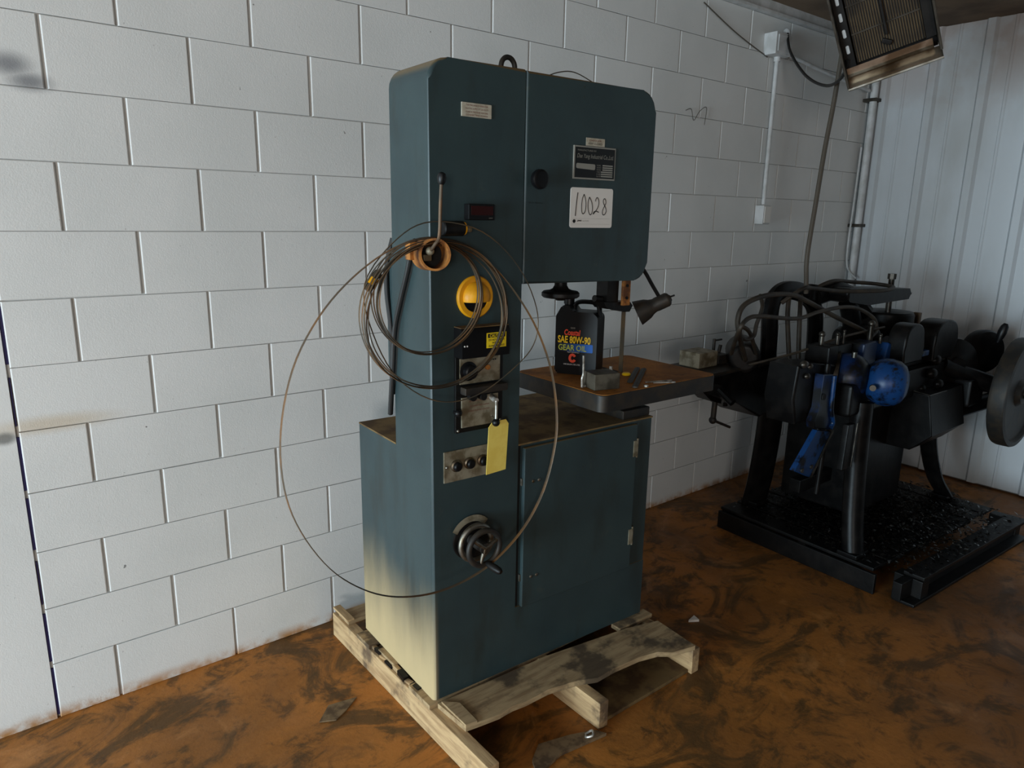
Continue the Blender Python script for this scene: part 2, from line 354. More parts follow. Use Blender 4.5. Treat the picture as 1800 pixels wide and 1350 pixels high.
# ---------------------------------------------------------------- conduit run on the block wall
t = thing('electrical_conduit', 'white conduit dropping from a junction box to an outlet on the block wall', 'conduit', (3.71, -.02, 1.7))
def at(o, bm): xf(bm, bm.verts[:], Matrix.Translation(-o.location)); return bm
build('junction_box', at(t, box(box(nb(), (3.585, -.085, 2.625), (3.74, -.0, 2.745), .006), (3.60, -.092, 2.64), (3.725, -.085, 2.73), .003)), 'conduit', t)
bm = nb(); cyl(bm, (3.685, -.035, 2.63), (3.695, -.03, 1.79), .0125); cyl(bm, (3.685, -.035, 2.635), (3.685, -.035, 2.60), .019)
build('pipe', at(t, bm), 'conduit', t)
o = build('outlet_box', at(t, box(nb(), (3.655, -.062, 1.672), (3.735, -.0, 1.785), .006)), 'conduit', t)
build('cover_plate', at(t, box(nb(), (3.662, -.067, 1.68), (3.728, -.062, 1.777), .002)), 'white', o)
bm = nb(); tube(bm, [(3.73, -.05, 2.655), (3.95, -.05, 2.632), (4.3, -.05, 2.60), (4.80, -.05, 2.566)], .011, 10)
build('side_pipe', at(t, bm), 'conduit', t)
bm = nb(); sphere(bm, (3.72, -.06, 2.762), .02); cyl(bm, (3.72, -.06, 2.745), (3.72, -.06, 2.775), .014)
build('cable_gland', at(t, bm), 'conduit', t)
t = thing('corner_pipe', 'white pipe strapped upright in the corner beside the metal siding', 'pipe', (4.855, -.06, 0))
bm = nb(); cyl(bm, (0, 0, 0), (0, 0, 2.9), .024, seg=20); build('pipe', bm, 'conduit', t)
for z in (.6, 1.66, 2.5):
    bm = nb(); box(bm, (-.03, -.034, z), (.055, .06, z + .022), .004); build('strap', bm, 'heater_case', t)
bm = nb(); tube(bm, [(4.80, -.045, 2.2), (4.79, -.045, 1.8), (4.77, -.05, 1.55), (4.80, -.05, 1.38), (4.845, -.10, 1.30)], .006, 8)
tag(build('white_cord', bm, 'conduit'), 'thin white cord looping beside the corner pipe', 'cord')
bm = nb(); tube(bm, [(3.0, -.012, 2.80), (3.3, -.012, 2.70), (3.62, -.012, 2.62)], .0035, 6)
tag(build('thin_wire', bm, 'cable_brown'), 'thin grey wire sagging along the block wall toward the junction box', 'wire')

# ---------------------------------------------------------------- radiant heater
H = thing('radiant_heater', 'tilted infrared heater with ceramic grille hanging near the corner', 'heater', (2.998, -.846, 2.275)); H.rotation_euler = (math.radians(25.8), math.radians(-17.1), math.radians(-68.9))
LW, LH = .379, .46
bm = nb(); box(bm, (0, -.004, .0), (.010, .15, LH), .002); build('side_panel', bm, 'heater_case', H)
bm = nb(); box(bm, (LW - .010, -.004, .03), (LW, .15, LH), .002); build('side_panel', bm, 'heater_case', H)
bm = nb(); box(bm, (.010, .125, .02), (LW - .010, .15, LH), .003); build('back_box', bm, 'black_iron', H)
bm = nb(); prism(bm, [(-.010, -.004), (-.001, -.010), (.012, -.006), (.030, .008), (.05, .032), (.046, .036), (.026, .012), (.008, -.001), (-.007, .002)], .004, LW - .002, 'yz'); build('lower_reflector', bm, 'aluminium', H)
bm = nb(); prism(bm, [(.02, .040), (.045, .046), (.045, .076), (.040, .078), (.040, .052), (.018, .045)], .012, LW - .030, 'yz'); build('lip', bm, 'aluminium', H)
bm = nb(); prism(bm, [(.0, LH), (.04, LH - .04), (.044, LH - .036), (.005, LH + .006)], .0, LW, 'yz'); build('upper_reflector', bm, 'aluminium', H)
g = build('ceramic_panel', box(nb(), (.058, .085, .078), (LW - .052, .12, LH - .03)), 'ceramic', H)
for i in range(27):
    x = .060 + i * (LW - .116) / 26.5
    build('grille_rod', box(nb(), (x, .079, .078), (x + .0036, .0855, LH - .03)), 'black_iron', g)
for z in (.20, .32): build('grille_bar', box(nb(), (.058, .076, z), (LW - .052, .0795, z + .006)), 'heater_case', g)
bm = nb(); box(bm, (.185, .062, .155), (.195, .076, LH - .02), .002); box(bm, (.165, .060, .115), (.205, .078, .135), .003, R3(0, 35, 0)); build('igniter_bar', bm, 'black_iron', H)
bm = nb(); prism(bm, rpoly([(.012, .06, 0), (.052, .06, 0), (.052, LH - .02, 0), (.012, LH - .02, 0)]), .06, .066); o = build('left_baffle', bm, 'black_iron', H)
for z in (.135, .205, .275, .345): build('vent_slot', box(nb(), (.026, .056, z), (.040, .061, z + .036), .005), 'conduit', o)
bm = nb(); prism(bm, rpoly([(LW - .05, .08, 0), (LW - .012, .08, 0), (LW - .012, LH - .02, 0), (LW - .05, LH - .02, 0)]), .06, .066); build('right_baffle', bm, 'black_iron', H)
for a, b in (((.06, .1, LH), (.16, .14, .70)), ((LW - .06, .1, LH), (LW + .04, .14, .58))): build('hanger', cyl(nb(), a, b, .004), 'heater_case', H)
bm = nb(); tube(bm, [(3.725, -.06, 2.765), (3.60, -.17, 2.62), (3.40, -.40, 2.44), (3.22, -.62, 2.345), (3.06, -.78, 2.345), (2.99, -.835, 2.40)], .0075, 8)
tag(build('heater_cord', bm, 'rubber'), 'dark cord drooping from the junction box to the heater', 'cord')
bm = nb(); tube(bm, [(3.20, -.70, 2.70), (3.225, -.68, 2.56), (3.218, -.68, 2.46), (3.195, -.68, 2.25), (3.161, -.68, 2.04), (3.115, -.69, 1.78), (3.072, -.70, 1.53), (3.09, -.70, 1.40), (3.10, -.70, 1.34)], .0115, 10)
tag(build('gas_hose', bm, 'cable_brown'), 'brown hose hanging from the heater down to the greasy machine', 'hose')

# ================================================================ saw pallet
P = thing('wooden_pallet', 'broken pale wooden pallet under the teal band saw', 'pallet', (1.27, -.63, 0))
def pb(name, a, b, mat, rot=None, bev=.003, jag=0):
    bm = nb(); box(bm, a, b, bev, rot); return build(name, at(P, bm), mat, P)
for x in (.765, 1.235, 1.735): pb('stringer', (x, -1.165, 0), (x + .042, -.10, .101), 'wood_y')
bm = nb()   # front deck board with a broken front edge
top = [(.79, -.853), (1.25, -.872), (1.62, -.925), (1.635, -.93), (1.765, -.965), (1.745, -1.165), (1.64, -1.14), (1.60, -1.105), (1.52, -1.085), (1.40, -1.075), (1.31, -1.078), (1.24, -1.045), (1.13, -1.02), (1.03, -1.022), (.98, -1.012), (.92, -1.018), (.845, -1.006), (.80, -1.0)]
prism(bm, top[::-1], .101, .1205, 'xy', .002); build('deck_board', at(P, bm), 'wood_x', P)
bm = nb(); prism(bm, [(.80, -1.0), (.84, -1.006), (.845, -.90), (.80, -.86)][::-1], .1205, .128, 'xy'); build('splinter', at(P, bm), 'wood_x', P)
pb('deck_board', (.762, -.845, .101), (1.70, -.71, .1195), 'wood_x'); pb('deck_board', (.78, -.58, .101), (1.78, -.46, .1195), 'wood_x')
pb('deck_board', (.763, -.42, .101), (1.78, -.32, .1195), 'wood_x'); pb('deck_board', (.775, -.225, .101), (1.775, -.135, .118), 'wood_x'); pb('deck_board', (1.60, -.915, .101), (1.79, -.865, .1195), 'wood_x')
pb('broken_stub', (.768, -.23, .1185), (.80, -.10, .128), 'wood_y')
pb('bottom_board', (1.28, -1.15, .0), (1.735, -.96, .014), 'dust_top')
pb('bottom_board', (.82, -.33, .0), (1.735, -.16, .014), 'wood_x')
for i in range(9):   # splintered bark strip under the cabinet's open side
    y = -.80 + i * .045; bm = nb(); box(bm, (.768 + random.uniform(0, .008), y, .1), (.792, y + .05, .116 + random.uniform(-.006, .006)), .002, R3(random.uniform(-6, 6), random.uniform(-8, 8), random.uniform(-8, 8)))
    build('splinter', at(P, bm), 'oily' if i % 2 else 'wood_y', P)
# scraps on the floor
def scrap(pts, z, label, mat='debris', th=.006, name='wood_scrap', cat='scrap'):
    bm = nb(); prism(bm, pts, .001, z, 'xy'); return tag(build(name, bm, mat), label, cat)
scrap([(.93, -1.20), (1.05, -1.175), (1.235, -1.20), (1.215, -1.165), (1.13, -1.13), (1.02, -1.10), (.96, -1.14)], .012, 'splintered flat wood scrap lying under the front of the saw pallet')
scrap([(.50, -.56), (.56, -.50), (.66, -.52), (.60, -.56), (.55, -.585)], .006, 'thin grey torn scrap on the floor left of the saw pallet')
scrap([(2.02, -.93), (2.07, -.92), (2.06, -.955)], .012, 'small pale chip on the floor right of the saw cabinet', 'white')
bm = nb(); tube(bm, [(1.17, -1.165, .016), (1.19, -1.175, .028), (1.175, -1.195, .03), (1.16, -1.18, .02), (1.175, -1.165, .014)], .004, 8)
tag(build('steel_ring', bm, 'steel'), 'small bright steel ring on the scrap by the pallet', 'ring')

# ================================================================ vertical band saw
SO = Vector((.785, -.835, .1205)); SR = math.radians(-2.5)
S = thing('band_saw', 'tall teal vertical metal-cutting band saw standing on the pale pallet', 'band saw', SO, SR)
def ML(x, y, z): return SO + Matrix.Rotation(SR, 3, 'Z') @ Vector((x, y, z))
D, CW, HT = .235, .33, 2.0
# column with rounded top corner, front edges rounded
bm = nb(); prism(bm, rpoly([(0, 0, 0), (CW, 0, 0), (CW, HT - .002, 0), (0, HT - .006, .062)]), 0, D)
bmesh.ops.bevel(bm, geom=[e for e in bm.edges if all(abs(v.co.y) < 1e-5 for v in e.verts) and not all(abs(v.co.x - CW) < 1e-4 for v in e.verts) and not all(v.co.z < 1e-4 for v in e.verts)], offset=.011, segments=3, affect='EDGES', profile=.5)
build('column', bm, 'teal_dust_bounce', S)
# wheel housing and its door
o = [(CW + .003, 1.366, 0), (.888, 1.358, .062), (.888, 1.992, .066), (CW + .003, HT - .006, 0)]
bm = nb(); prism(bm, rpoly(o), .052, D, bev=.004); build('wheel_housing', bm, 'teal', S)
bm = nb(); prism(bm, rpoly(o), -.003, .049, bev=.008); door = build('wheel_door', bm, 'teal', S)
bm = nb(); lathe(bm, (.366, -.003, 1.685), (.366, -.1, 1.685), [(.012, 0), (.012, .014), (.026, .018), (.03, .028), (.029, .038), (.02, .044)]); tag(build('door_knob', bm, 'black_plastic', door), 'black round knob')
bm = nb(); box(bm, (CW + .0005, .01, 1.37), (CW + .0025, .2, 1.99)); build('door_seam', bm, 'black_gap', S)
# cabinet
CB = 'teal_dust_bounce'
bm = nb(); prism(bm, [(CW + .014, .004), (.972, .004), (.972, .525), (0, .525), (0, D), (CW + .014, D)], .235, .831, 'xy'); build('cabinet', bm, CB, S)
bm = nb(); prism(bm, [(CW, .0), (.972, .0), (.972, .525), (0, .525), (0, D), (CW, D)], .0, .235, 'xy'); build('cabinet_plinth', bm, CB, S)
bm = nb(); prism(bm, [(CW + .001, -.001), (.973, -.001), (.973, .526), (-.001, .526), (-.001, D + .001), (CW + .001, D + .001)], .831, .8365, 'xy'); build('cabinet_top', bm, 'dust_top', S)
bm = nb(); box(bm, (CW + .002, .006, .236), (CW + .013, .06, .83)); build('door_gap', bm, 'black_gap', S)
bm = nb(); box(bm, (CW + .018, -.015, .236), (.880, .003, .822), .004); cd = build('cabinet_door', bm, 'teal', S)
for z in (.69, .33):
    bm = nb(); cyl(bm, (.885, -.010, z), (.885, -.010, z + .075), .006, seg=12); box(bm, (.862, -.0175, z + .006), (.883, -.0148, z + .069)); build('hinge', bm, 'plate_grey', cd)
for z in (.70, .345):
    for dx in (.055, .08):
        bm = nb(); sphere(bm, (CW + dx, -.0155, z), .006, (1, .5, 1), 10); build('rivet', bm, 'steel_dull', cd)
    bm = nb(); box(bm, (CW + .012, -.006, z - .012), (CW + .019, .004, z + .014), .001); build('latch', bm, 'steel_dull', cd)
bm = nb(); box(bm, (.972, .06, .09), (1.0, .16, .17), .004); build('anchor_lug', bm, 'teal', S)
# lifting eye
bm = nb(); tube(bm, [(.35 + .026 * math.cos(a), .12, 2.022 + .028 * math.sin(a)) for a in [i * math.pi / 6 for i in range(12)]], .008, 10, True, 3); cyl(bm, (.35, .12, 1.985), (.35, .12, 2.0), .022)
build('lifting_eye', bm, 'cast_iron', S)
# plates and stickers ------------------------------------------------
pl = build('rating_plate', box(nb(), (.104, -.004, 1.846), (.206, .0, 1.884), .001), 'offwhite', S)
for z, b in ((1.877, 'THIS MACHINE IS WIRED FOR'), (1.868, 'ELECTRIC SUPPLY AT 220 VOLTS'), (1.859, 'CHECK MOTOR BEFORE'), (1.851, 'CONNECTING POWER')): text('lettering', b, .155, z, .075, .0045, 'ink_red', pl, -.0046)
np_ = build('name_plate', box(nb(), (.521, -.008, 1.694), (.703, -.003, 1.797), .001), 'silver_print', S)
build('plate_field', box(nb(), (.526, -.0092, 1.699), (.698, -.008, 1.792)), 'nameplate_black', np_)
text('lettering', 'Dae Yang Industrial Co.,Ltd.', .612, 1.764, .158, .017, 'silver_print', np_, -.0098, shear=.3)
text('lettering', 'MANUFACTURED BY', .575, 1.783, .08, .005, 'silver_print', np_, -.0098)
bm = nb(); prism(bm, rpoly([(.531, 1.727, .005), (.612, 1.724, .005), (.612, 1.742, .005), (.531, 1.743, .005)]), -.0099, -.009); build('plate_badge', bm, 'silver_print', np_)
for i in range(6):
    z = 1.742 - i * .0068; build('plate_row', box(nb(), (.645 - (.006 if i > 2 else 0), -.0099, z - .0042), (.69, -.009, z)), 'silver_print', np_)
for i, b in enumerate(('MODEL', 'SER.NO', 'MOTOR', 'VOLT', 'HZ', 'DATE')): text('lettering', b, .628, 1.7395 - i * .0068, .018, .0038, 'silver_print', np_, -.0099)
st = build('small_sticker', box(nb(), (.574, -.0042, 1.7985), (.655, -.003, 1.823)), 'offwhite', door)
text('lettering', 'DANGER', .614, 1.8155, .052, .006, 'ink_red', st, -.0047); text('lettering', 'KEEP CLOSED', .614, 1.806, .06, .006, 'ink', st, -.0047)
bm = nb(); prism(bm, rpoly([(.516, 1.541, .008), (.702, 1.541, .008), (.702, 1.668, .008), (.516, 1.668, .008)]), -.0048, -.003); lot = build('lot_number_card', bm, 'white', door)
tag(lot, 'white card with handwritten lot number 10028')
def stroke(pts, wd=.0028, par=lot): 
    bm = nb(); tube(bm, [(x, -.0054, z) for x, z in pts], .002, 8, n=5, flat=(.0006, wd / 2), up=(0, -1, 0)); build('pen_stroke', bm, 'ink', par)
def card(px, pz): return (.516 + (px - 95) / 550 * .186, 1.668 - (pz - 728) / 540 * .127)   # layout measured on the card itself
stroke([card(183, 795), card(172, 900), card(165, 1010), card(160, 1110)], .0034)
stroke([card(262, 815), card(242, 880), card(235, 980), card(243, 1060), card(262, 1078), card(284, 1040), card(290, 950), card(280, 870), card(262, 815)])
stroke([card(333, 850), card(318, 920), card(322, 1020), card(345, 1085), card(368, 1075), card(378, 1010), card(365, 920), card(333, 850)])
stroke([card(412, 905), card(425, 860), card(442, 860), card(458, 910), card(450, 980), card(420, 1040), card(390, 1080), card(400, 1050), card(430, 1040), card(462, 1055)])
stroke([card(548, 885), card(535, 865), card(518, 885), card(522, 930), card(550, 985), card(560, 1040), card(540, 1085), card(515, 1080), card(512, 1030), card(535, 970), card(552, 925), card(548, 885)])
build('printed_line', box(nb(), (.527, -.0052, 1.5705), (.692, -.0047, 1.571)), 'silver_print', lot); build('printed_line', box(nb(), (.527, -.0052, 1.5525), (.692, -.0047, 1.553)), 'silver_print', lot)
bm = nb(); lathe(bm, (.534, -.0047, 1.562), (.534, -.006, 1.562), [(.006, 0), (.006, .0006)]); build('printed_mark', bm, 'ink', lot)
text('lettering', 'JMI', .556, 1.563, .02, .006, 'ink', lot, -.0053, bold=.002); text('lettering', 'AUCTION', .583, 1.563, .027, .005, 'silver_print', lot, -.0053)
text('lettering', 'Off / On   Main Spring', .375, 1.615, .055, .006, 'nameplate_black', door, -.0036)
# controls --------------------------------------------------------------
d = build('digital_readout', box(nb(), (.114, -.028, 1.561), (.206, .0, 1.607), .003), 'black_plastic', S)
build('readout_window', box(nb(), (.122, -.0292, 1.575), (.198, -.028, 1.601)), 'led_red', d)
text('lettering', 'RPM', .19, 1.567, .012, .003, 'silver_print', d, -.0287)
# stub drum the blades hang on, with the shift lever
bm = nb(); c0, c1 = (-.012, .0, 1.464), (-.04, -.1, 1.469); lathe(bm, c0, c1, [(.044, 0), (.044, .104), (.038, .104), (.037, .03)], 36); drum = build('hanger_drum', bm, 'rust_ring', S)
bm = nb(); lathe(bm, c0, c1, [(.0365, .028), (.0365, .034)], 36); build('drum_floor', bm, 'black_iron', drum)
bm = nb(); sphere(bm, (-.048, -.085, 1.478), .012); box(bm, (-.062, -.075, 1.45), (-.036, -.055, 1.468), .003); build('pivot_bolt', bm, 'plate_grey', drum)
bm = nb(); box(bm, (-.075, -.02, 1.45), (-.045, .01, 1.50), .004); build('drum_bracket', bm, 'rust_ring', drum)
bm = nb(); tube(bm, [(-.05, -.09, 1.478), (-.045, -.108, 1.497), (-.034, -.112, 1.52), (-.03, -.112, 1.6), (-.0265, -.112, 1.66)], .0048, 10); lev = build('shift_lever', bm, 'blade', S)
bm = nb(); lathe(bm, (-.0268, -.112, 1.652), (-.0235, -.112, 1.70), [(.006, 0), (.010, .006), (.0125, .018), (.010, .028), (.004, .032)]); build('lever_knob', bm, 'black_plastic', lev)
bm = nb(); cyl(bm, (.022, -.03, 1.537), (.092, -.03, 1.537), .0215, bev=.003); sol = build('limit_solenoid', bm, 'black_iron', S)
bm = nb(); cyl(bm, (.0925, -.03, 1.537), (.0965, -.03, 1.537), .0185); build('yellow_ring', bm, 'yellow', sol)
bm = nb(); cyl(bm, (.0965, -.03, 1.535), (.119, -.03, 1.534), .008, seg=6); build('brass_fitting', bm, 'plate_grey', sol)
# yellow hooded dial
bm = nb(); lathe(bm, (.153, .0, 1.335), (.153, -.1, 1.335), [(.064, 0), (.064, .006), (.060, .0095), (.046, .0095), (.046, .003), (.02, .003)], 40); dial = build('dial_flange', bm, 'yellow', S)
bm = nb()
v = bmesh.ops.create_uvsphere(bm, u_segments=32, v_segments=20, radius=.047)['verts']; xf(bm, v, Matrix.Translation((.153, -.008, 1.335)) @ Matrix.Diagonal((1, .72, 1, 1)))
bmesh.ops.bisect_plane(bm, geom=bm.verts[:] + bm.edges[:] + bm.faces[:], plane_co=(0, 0, 1.322), plane_no=(0, 0, -1), clear_outer=True)
bmesh.ops.bisect_plane(bm, geom=bm.verts[:] + bm.edges[:] + bm.faces[:], plane_co=(0, -.004, 0), plane_no=(0, 1, 0), clear_outer=True)
r = bmesh.ops.solidify(bm, geom=bm.faces[:], thickness=.003); build('dial_hood', bm, 'yellow', S)
bm = nb(); cyl(bm, (.153, -.001, 1.335), (.153, -.005, 1.335), .045); build('dial_glass', bm, 'black_plastic', dial)
for z in (1.391, 1.279):
    bm = nb(); box(bm, (.1505, -.0115, z - .006), (.1555, -.009, z + .006)); build('flange_screw', bm, 'black_iron', dial)
# control box
bm = nb(); prism(bm, rpoly([(-.0, 1.158, 0), (-.048, 1.158, 0), (-.048, 1.236, 0), (-.040, 1.248, 0), (0, 1.248, 0)]), .080, .252, 'yz'); cb = build('control_box', bm, 'black_plastic', S)
build('box_dust', box(nb(), (.080, -.041, 1.248), (.252, -.001, 1.2505)), 'dust_top', cb)
cl = build('caution_label', box(nb(), (.166, -.0492, 1.184), (.238, -.048, 1.230)), 'label_yellow', cb)
build('label_band', box(nb(), (.170, -.0498, 1.215), (.234, -.0492, 1.227)), 'ink', cl)
text('lettering', 'CAUTION', .202, 1.221, .052, .009, 'label_yellow', cl, -.0502, bold=.002)
for z, b, wd in ((1.208, 'DO NOT OPERATE', .058), (1.199, 'WITHOUT', .034), (1.190, 'GUARDS IN PLACE', .058)): text('lettering', b, .202, z, wd, .0062, 'ink', cl, -.0498, bold=.002)
for x in (.088, .097):
    bm = nb(); sphere(bm, (x, -.0485, 1.196), .0028, seg=8); build('indicator', bm, 'white', cb)
bp = build('panel_backing', box(nb(), (.079, -.012, .918), (.254, -.0, 1.158), .002), 'nameplate_black', S)
p1 = build('speed_plate', box(nb(), (.092, -.016, 1.072), (.240, -.012, 1.152), .001), 'plate_grey', bp)
bm = nb(); lathe(bm, (.121, -.016, 1.112), (.121, -.1, 1.112), [(.030, 0), (.030, .004), (.022, .006), (.0215, .022), (.018, .025)], 30); build('speed_knob', bm, 'black_plastic', S)
bm = nb(); cyl(bm, (.19, -.016, 1.118), (.19, -.024, 1.118), .008); build('pilot_lamp', bm, 'rust_ring', S)
for x in (.205, .213, .221): bm = nb(); cyl(bm, (x, -.0155, 1.14), (x, -.018, 1.14), .0025, seg=8); build('rivet', bm, 'ink', p1)
bm = nb(); box(bm, (.094, -.045, 1.042), (.252, -.012, 1.066), .004); build('welder_ledge', bm, 'cast_iron', S)
p2 = build('welder_plate', box(nb(), (.098, -.016, .934), (.234, -.012, 1.030), .001), 'plate_grey', bp)
for x, z in ((.087, .926), (.246, .94)): bm = nb(); sphere(bm, (x, -.0125, z), .005, seg=10); build('rivet', bm, 'steel_dull', bp)
for z, b in ((1.016, 'BLADE WELDING'), (1.0, 'CUT GRIND WELD ANNEAL'), (.985, 'READ INSTRUCTIONS')): text('lettering', b, .163, z, .075, .005, 'ink_red', p2, -.0165)
bm = nb(); cyl(bm, (.208, -.012, 1.022), (.203, -.05, 1.015), .009); tube(bm, [(.203, -.05, 1.015), (.202, -.052, .985), (.2, -.054, .955)], .0035, 8); wl = build('clamp_lever', bm, 'steel', S)
bm = nb(); sphere(bm, (.2, -.054, .946), .0125); build('lever_ball', bm, 'black_plastic', wl)
bm = nb(); sphere(bm, (.083, -.02, .985), .012); cyl(bm, (.083, -.0, .985), (.083, -.02, .985), .007); build('side_button', bm, 'black_plastic', S)
bm = nb(); cyl(bm, (.165, -.016, 1.03), (.165, -.04, 1.03), .011); cyl(bm, (.13, -.016, 1.033), (.13, -.035, 1.033), .013); build('clamp_jaw', bm, 'black_iron', S)
sw = build('switch_plate', box(nb(), (.041, -.005, .760), (.226, .0, .862), .002), 'plate_grey', S)
for i, x in enumerate((.083, .132, .182)):
    bm = nb(); lathe(bm, (x, -.005, .812), (x, -.1, .812), [(.019, 0), (.019, .006), (.015, .009)], 24); b_ = build('button_collar', bm, 'steel_dull', sw)
    bm = nb(); lathe(bm, (x, -.008, .812), (x, -.1, .812), [(.0145, 0), (.0145, .014), (.011, .018), (.005, .019)], 24); build('push_button', bm, 'black_plastic', S)
for x, z in ((.05, .812),): bm = nb(); sphere(bm, (x, -.006, z), .005, seg=10); build('rivet', bm, 'steel_dull', sw)
# feed hand wheel
bm = nb(); ax0, ax1 = (.142, .0, .548), (.142, -.2, .548)
lathe(bm, ax0, ax1, [(.068, 0), (.068, .006), (.064, .008)], 40); hp = build('speed_scale', bm, 'black_iron', S)
bm = nb(); pts = [(.142 + r * math.cos(a), -.009, .548 + r * math.sin(a)) for r, a in [(.074, math.radians(150 - i * 12)) for i in range(10)]]; tube(bm, pts, .01, 4, n=2, flat=(.001, .011), up=(0, -1, 0)); build('scale_strip', bm, 'plate_grey', S)
for yy, rr, mt, nm in ((-.035, .058, 'steel_dull', 'dial_ring'), (-.082, .058, 'cast_iron', 'wheel_rim')):
    bm = nb(); tube(bm, [(.142 + rr * math.cos(a), yy, .548 + rr * math.sin(a)) for a in [i * math.pi / 10 for i in range(20)]], .0095, 12, True, 3); build(nm, bm, mt, S)
bm = nb(); cyl(bm, (.142, 0, .548), (.142, -.09, .548), .018); build('wheel_hub', bm, 'cast_iron', S)
for a in (20, 140, 255):
    a = math.radians(a); bm = nb(); cyl(bm, (.142, -.085, .548), (.142 + .056 * math.cos(a), -.082, .548 + .056 * math.sin(a)), .0075, .006); build('wheel_spoke', bm, 'steel_dull', S)
bm = nb(); lathe(bm, (.150, -.085, .494), (.165, -.15, .484), [(.008, 0), (.011, .012), (.013, .035), (.011, .055), (.007, .062)]); build('crank_handle', bm, 'black_iron', S)
# under the head: guide hand wheel, post, guides, blade, lamp
bm = nb(); lathe(bm, (.575, .1, 1.36), (.575, .1, 1.2), [(.022, 0), (.022, .016), (.028, .027), (.04, .033), (.060, .036), (.066, .042), (.066, .053), (.060, .058), (.02, .058), (.016, .068)], 40); build('guide_hand_wheel', bm, 'black_iron', S)
bm = nb(); box(bm, (.775, .075, 1.262), (.832, .135, 1.365), .003); build('guide_post', bm, 'black_iron', S)
bm = nb(); box(bm, (.836, .055, 1.262), (.872, .068, 1.365), .002); o = build('blade_guard', bm, 'rust_ring', S)
for z in (1.335, 1.29): bm = nb(); cyl(bm, (.852, .056, z), (.852, .050, z), .0055, seg=10); build('rivet', bm, 'black_iron', o)
bm = nb(); prism(bm, [(.765, 1.262), (.775, 1.252), (.84, 1.244), (.86, 1.236), (.89, 1.235), (.905, 1.258), (.89, 1.272), (.75, 1.28)], .07, .14, bev=.003); cyl(bm, (.77, .1, 1.285), (.735, .1, 1.29), .012); build('guide_block', bm, 'black_iron', S)
bm = nb(); box(bm, (.888, .092, .99), (.8905, .112, 1.26)); build('saw_blade', bm, 'blade_dark', S)
bm = nb(); tube(bm, [(.93, .1, 1.43), (.972, .085, 1.379), (1.01, .08, 1.33), (1.044, .076, 1.288)], .0075, 10); lamp = build('lamp_arm', bm, 'black_iron', S)
bm = nb(); lathe(bm, (1.071, .044, 1.2775), (.988, .127, 1.216), [(.010, -.008), (.014, -.004), (.022, 0), (.0275, .008), (.0275, .05), (.026, .06), (.030, .074), (.039, .09), (.050, .132), (.0485, .132), (.036, .09), (.02, .07)], 36); sh = build('lamp_shade', bm, 'cast_iron', S)
bm = nb(); cyl(bm, (1.072, .042, 1.284), (1.085, .030, 1.291), .0035, seg=8); build('lamp_switch', bm, 'black_iron', sh)
# table ------------------------------------------------------------------
T = Matrix.Translation((.868, .1, 0)) @ Matrix.Rotation(math.radians(1.5), 4, 'Z')
bm = nb(); prism(bm, rpoly([(-.305, -.235, .03), (.305, -.235, .03), (.305, .235, .03), (-.305, .235, .03)])[::-1], .998, .94, 'xy', bev=.004); xf(bm, bm.verts[:], T); tb = build('table_casting', bm, 'cast_iron', S)
bm = nb(); prism(bm, rpoly([(-.303, -.233, .03), (.303, -.233, .03), (.303, .233, .03), (-.303, .233, .03)])[::-1], 1.0, .9985, 'xy'); xf(bm, bm.verts[:], T); build('table_surface', bm, 'rust_table', S)
bm = nb(); box(bm, (.874, .11, .9995), (.894, .34, 1.0003)); build('table_slot', bm, 'black_gap', S)
bm = nb(); prism(bm, [(.60, .94), (1.12, .94), (1.05, .905), (.70, .905)], .02, .18, bev=.004); build('trunnion', bm, 'black_iron', S)
bm = nb(); box(bm, (.83, .015, .8365), (.972, .17, .872), .005); prism(bm, [(.76, .872), (.95, .872), (.90, .93), (.80, .93)], .04, .15); build('trunnion_base', bm, 'cast_iron', S)
# cords down the side of the column
bm = nb(); tube(bm, [(-.02, .05, 1.50), (-.012, .085, 1.472), (-.012, .115, 1.404), (-.012, .162, 1.313), (-.012, .204, 1.219), (-.012, .221, 1.107), (-.01, .24, 1.01), (-.005, .262, .93)], .0085, 10); build('power_cord', bm, 'rubber', S)
bm = nb(); tube(bm, [(.01, .25, 1.50), (-.005, .262, 1.42), (-.008, .262, 1.33), (-.002, .248, 1.2), (.0, .25, 1.0)], .008, 10); build('power_cord', bm, 'rubber', S)
bm = nb(); box(bm, (.0, D, 1.085), (.05, D + .045, 1.45), .004); build('cord_channel', bm, 'teal', S)

# ---------------------------------------------------------------- things hung on or lying on the saw
A = [(-.048, 1.515), (-.163, 1.484), (-.276, 1.413), (-.371, 1.317), (-.443, 1.194), (-.482, 1.039), (-.482, .888), (-.446, .761), (-.371, .632), (-.277, .541), (-.175, .485), (-.052, .458), (.07, .466), (.178, .503), (.29, .585), (.369, .7), (.412, .849), (.414, .966), (.387, 1.101), (.328, 1.233), (.253, 1.339), (.164, 1.429), (.067, 1.49)]
bm = nb(); tube(bm, [ML(x, -.082 - .012 * math.sin(3.1 * i / 22), z) for i, (x, z) in enumerate(A)], .004, 6, True, 5, flat=(.0062, .0016), up=ML(0, -1, 0) - ML(0, 0, 0))
tag(build('hanging_blade', bm, 'blade'), 'single large loop of rusty band saw blade hanging on the saw column', 'saw blade')
coil = thing('coiled_blade', 'coil of several turns of brown blade hung over the drum on the saw column', 'saw blade', ML(-.03, -.06, 1.515), SR)
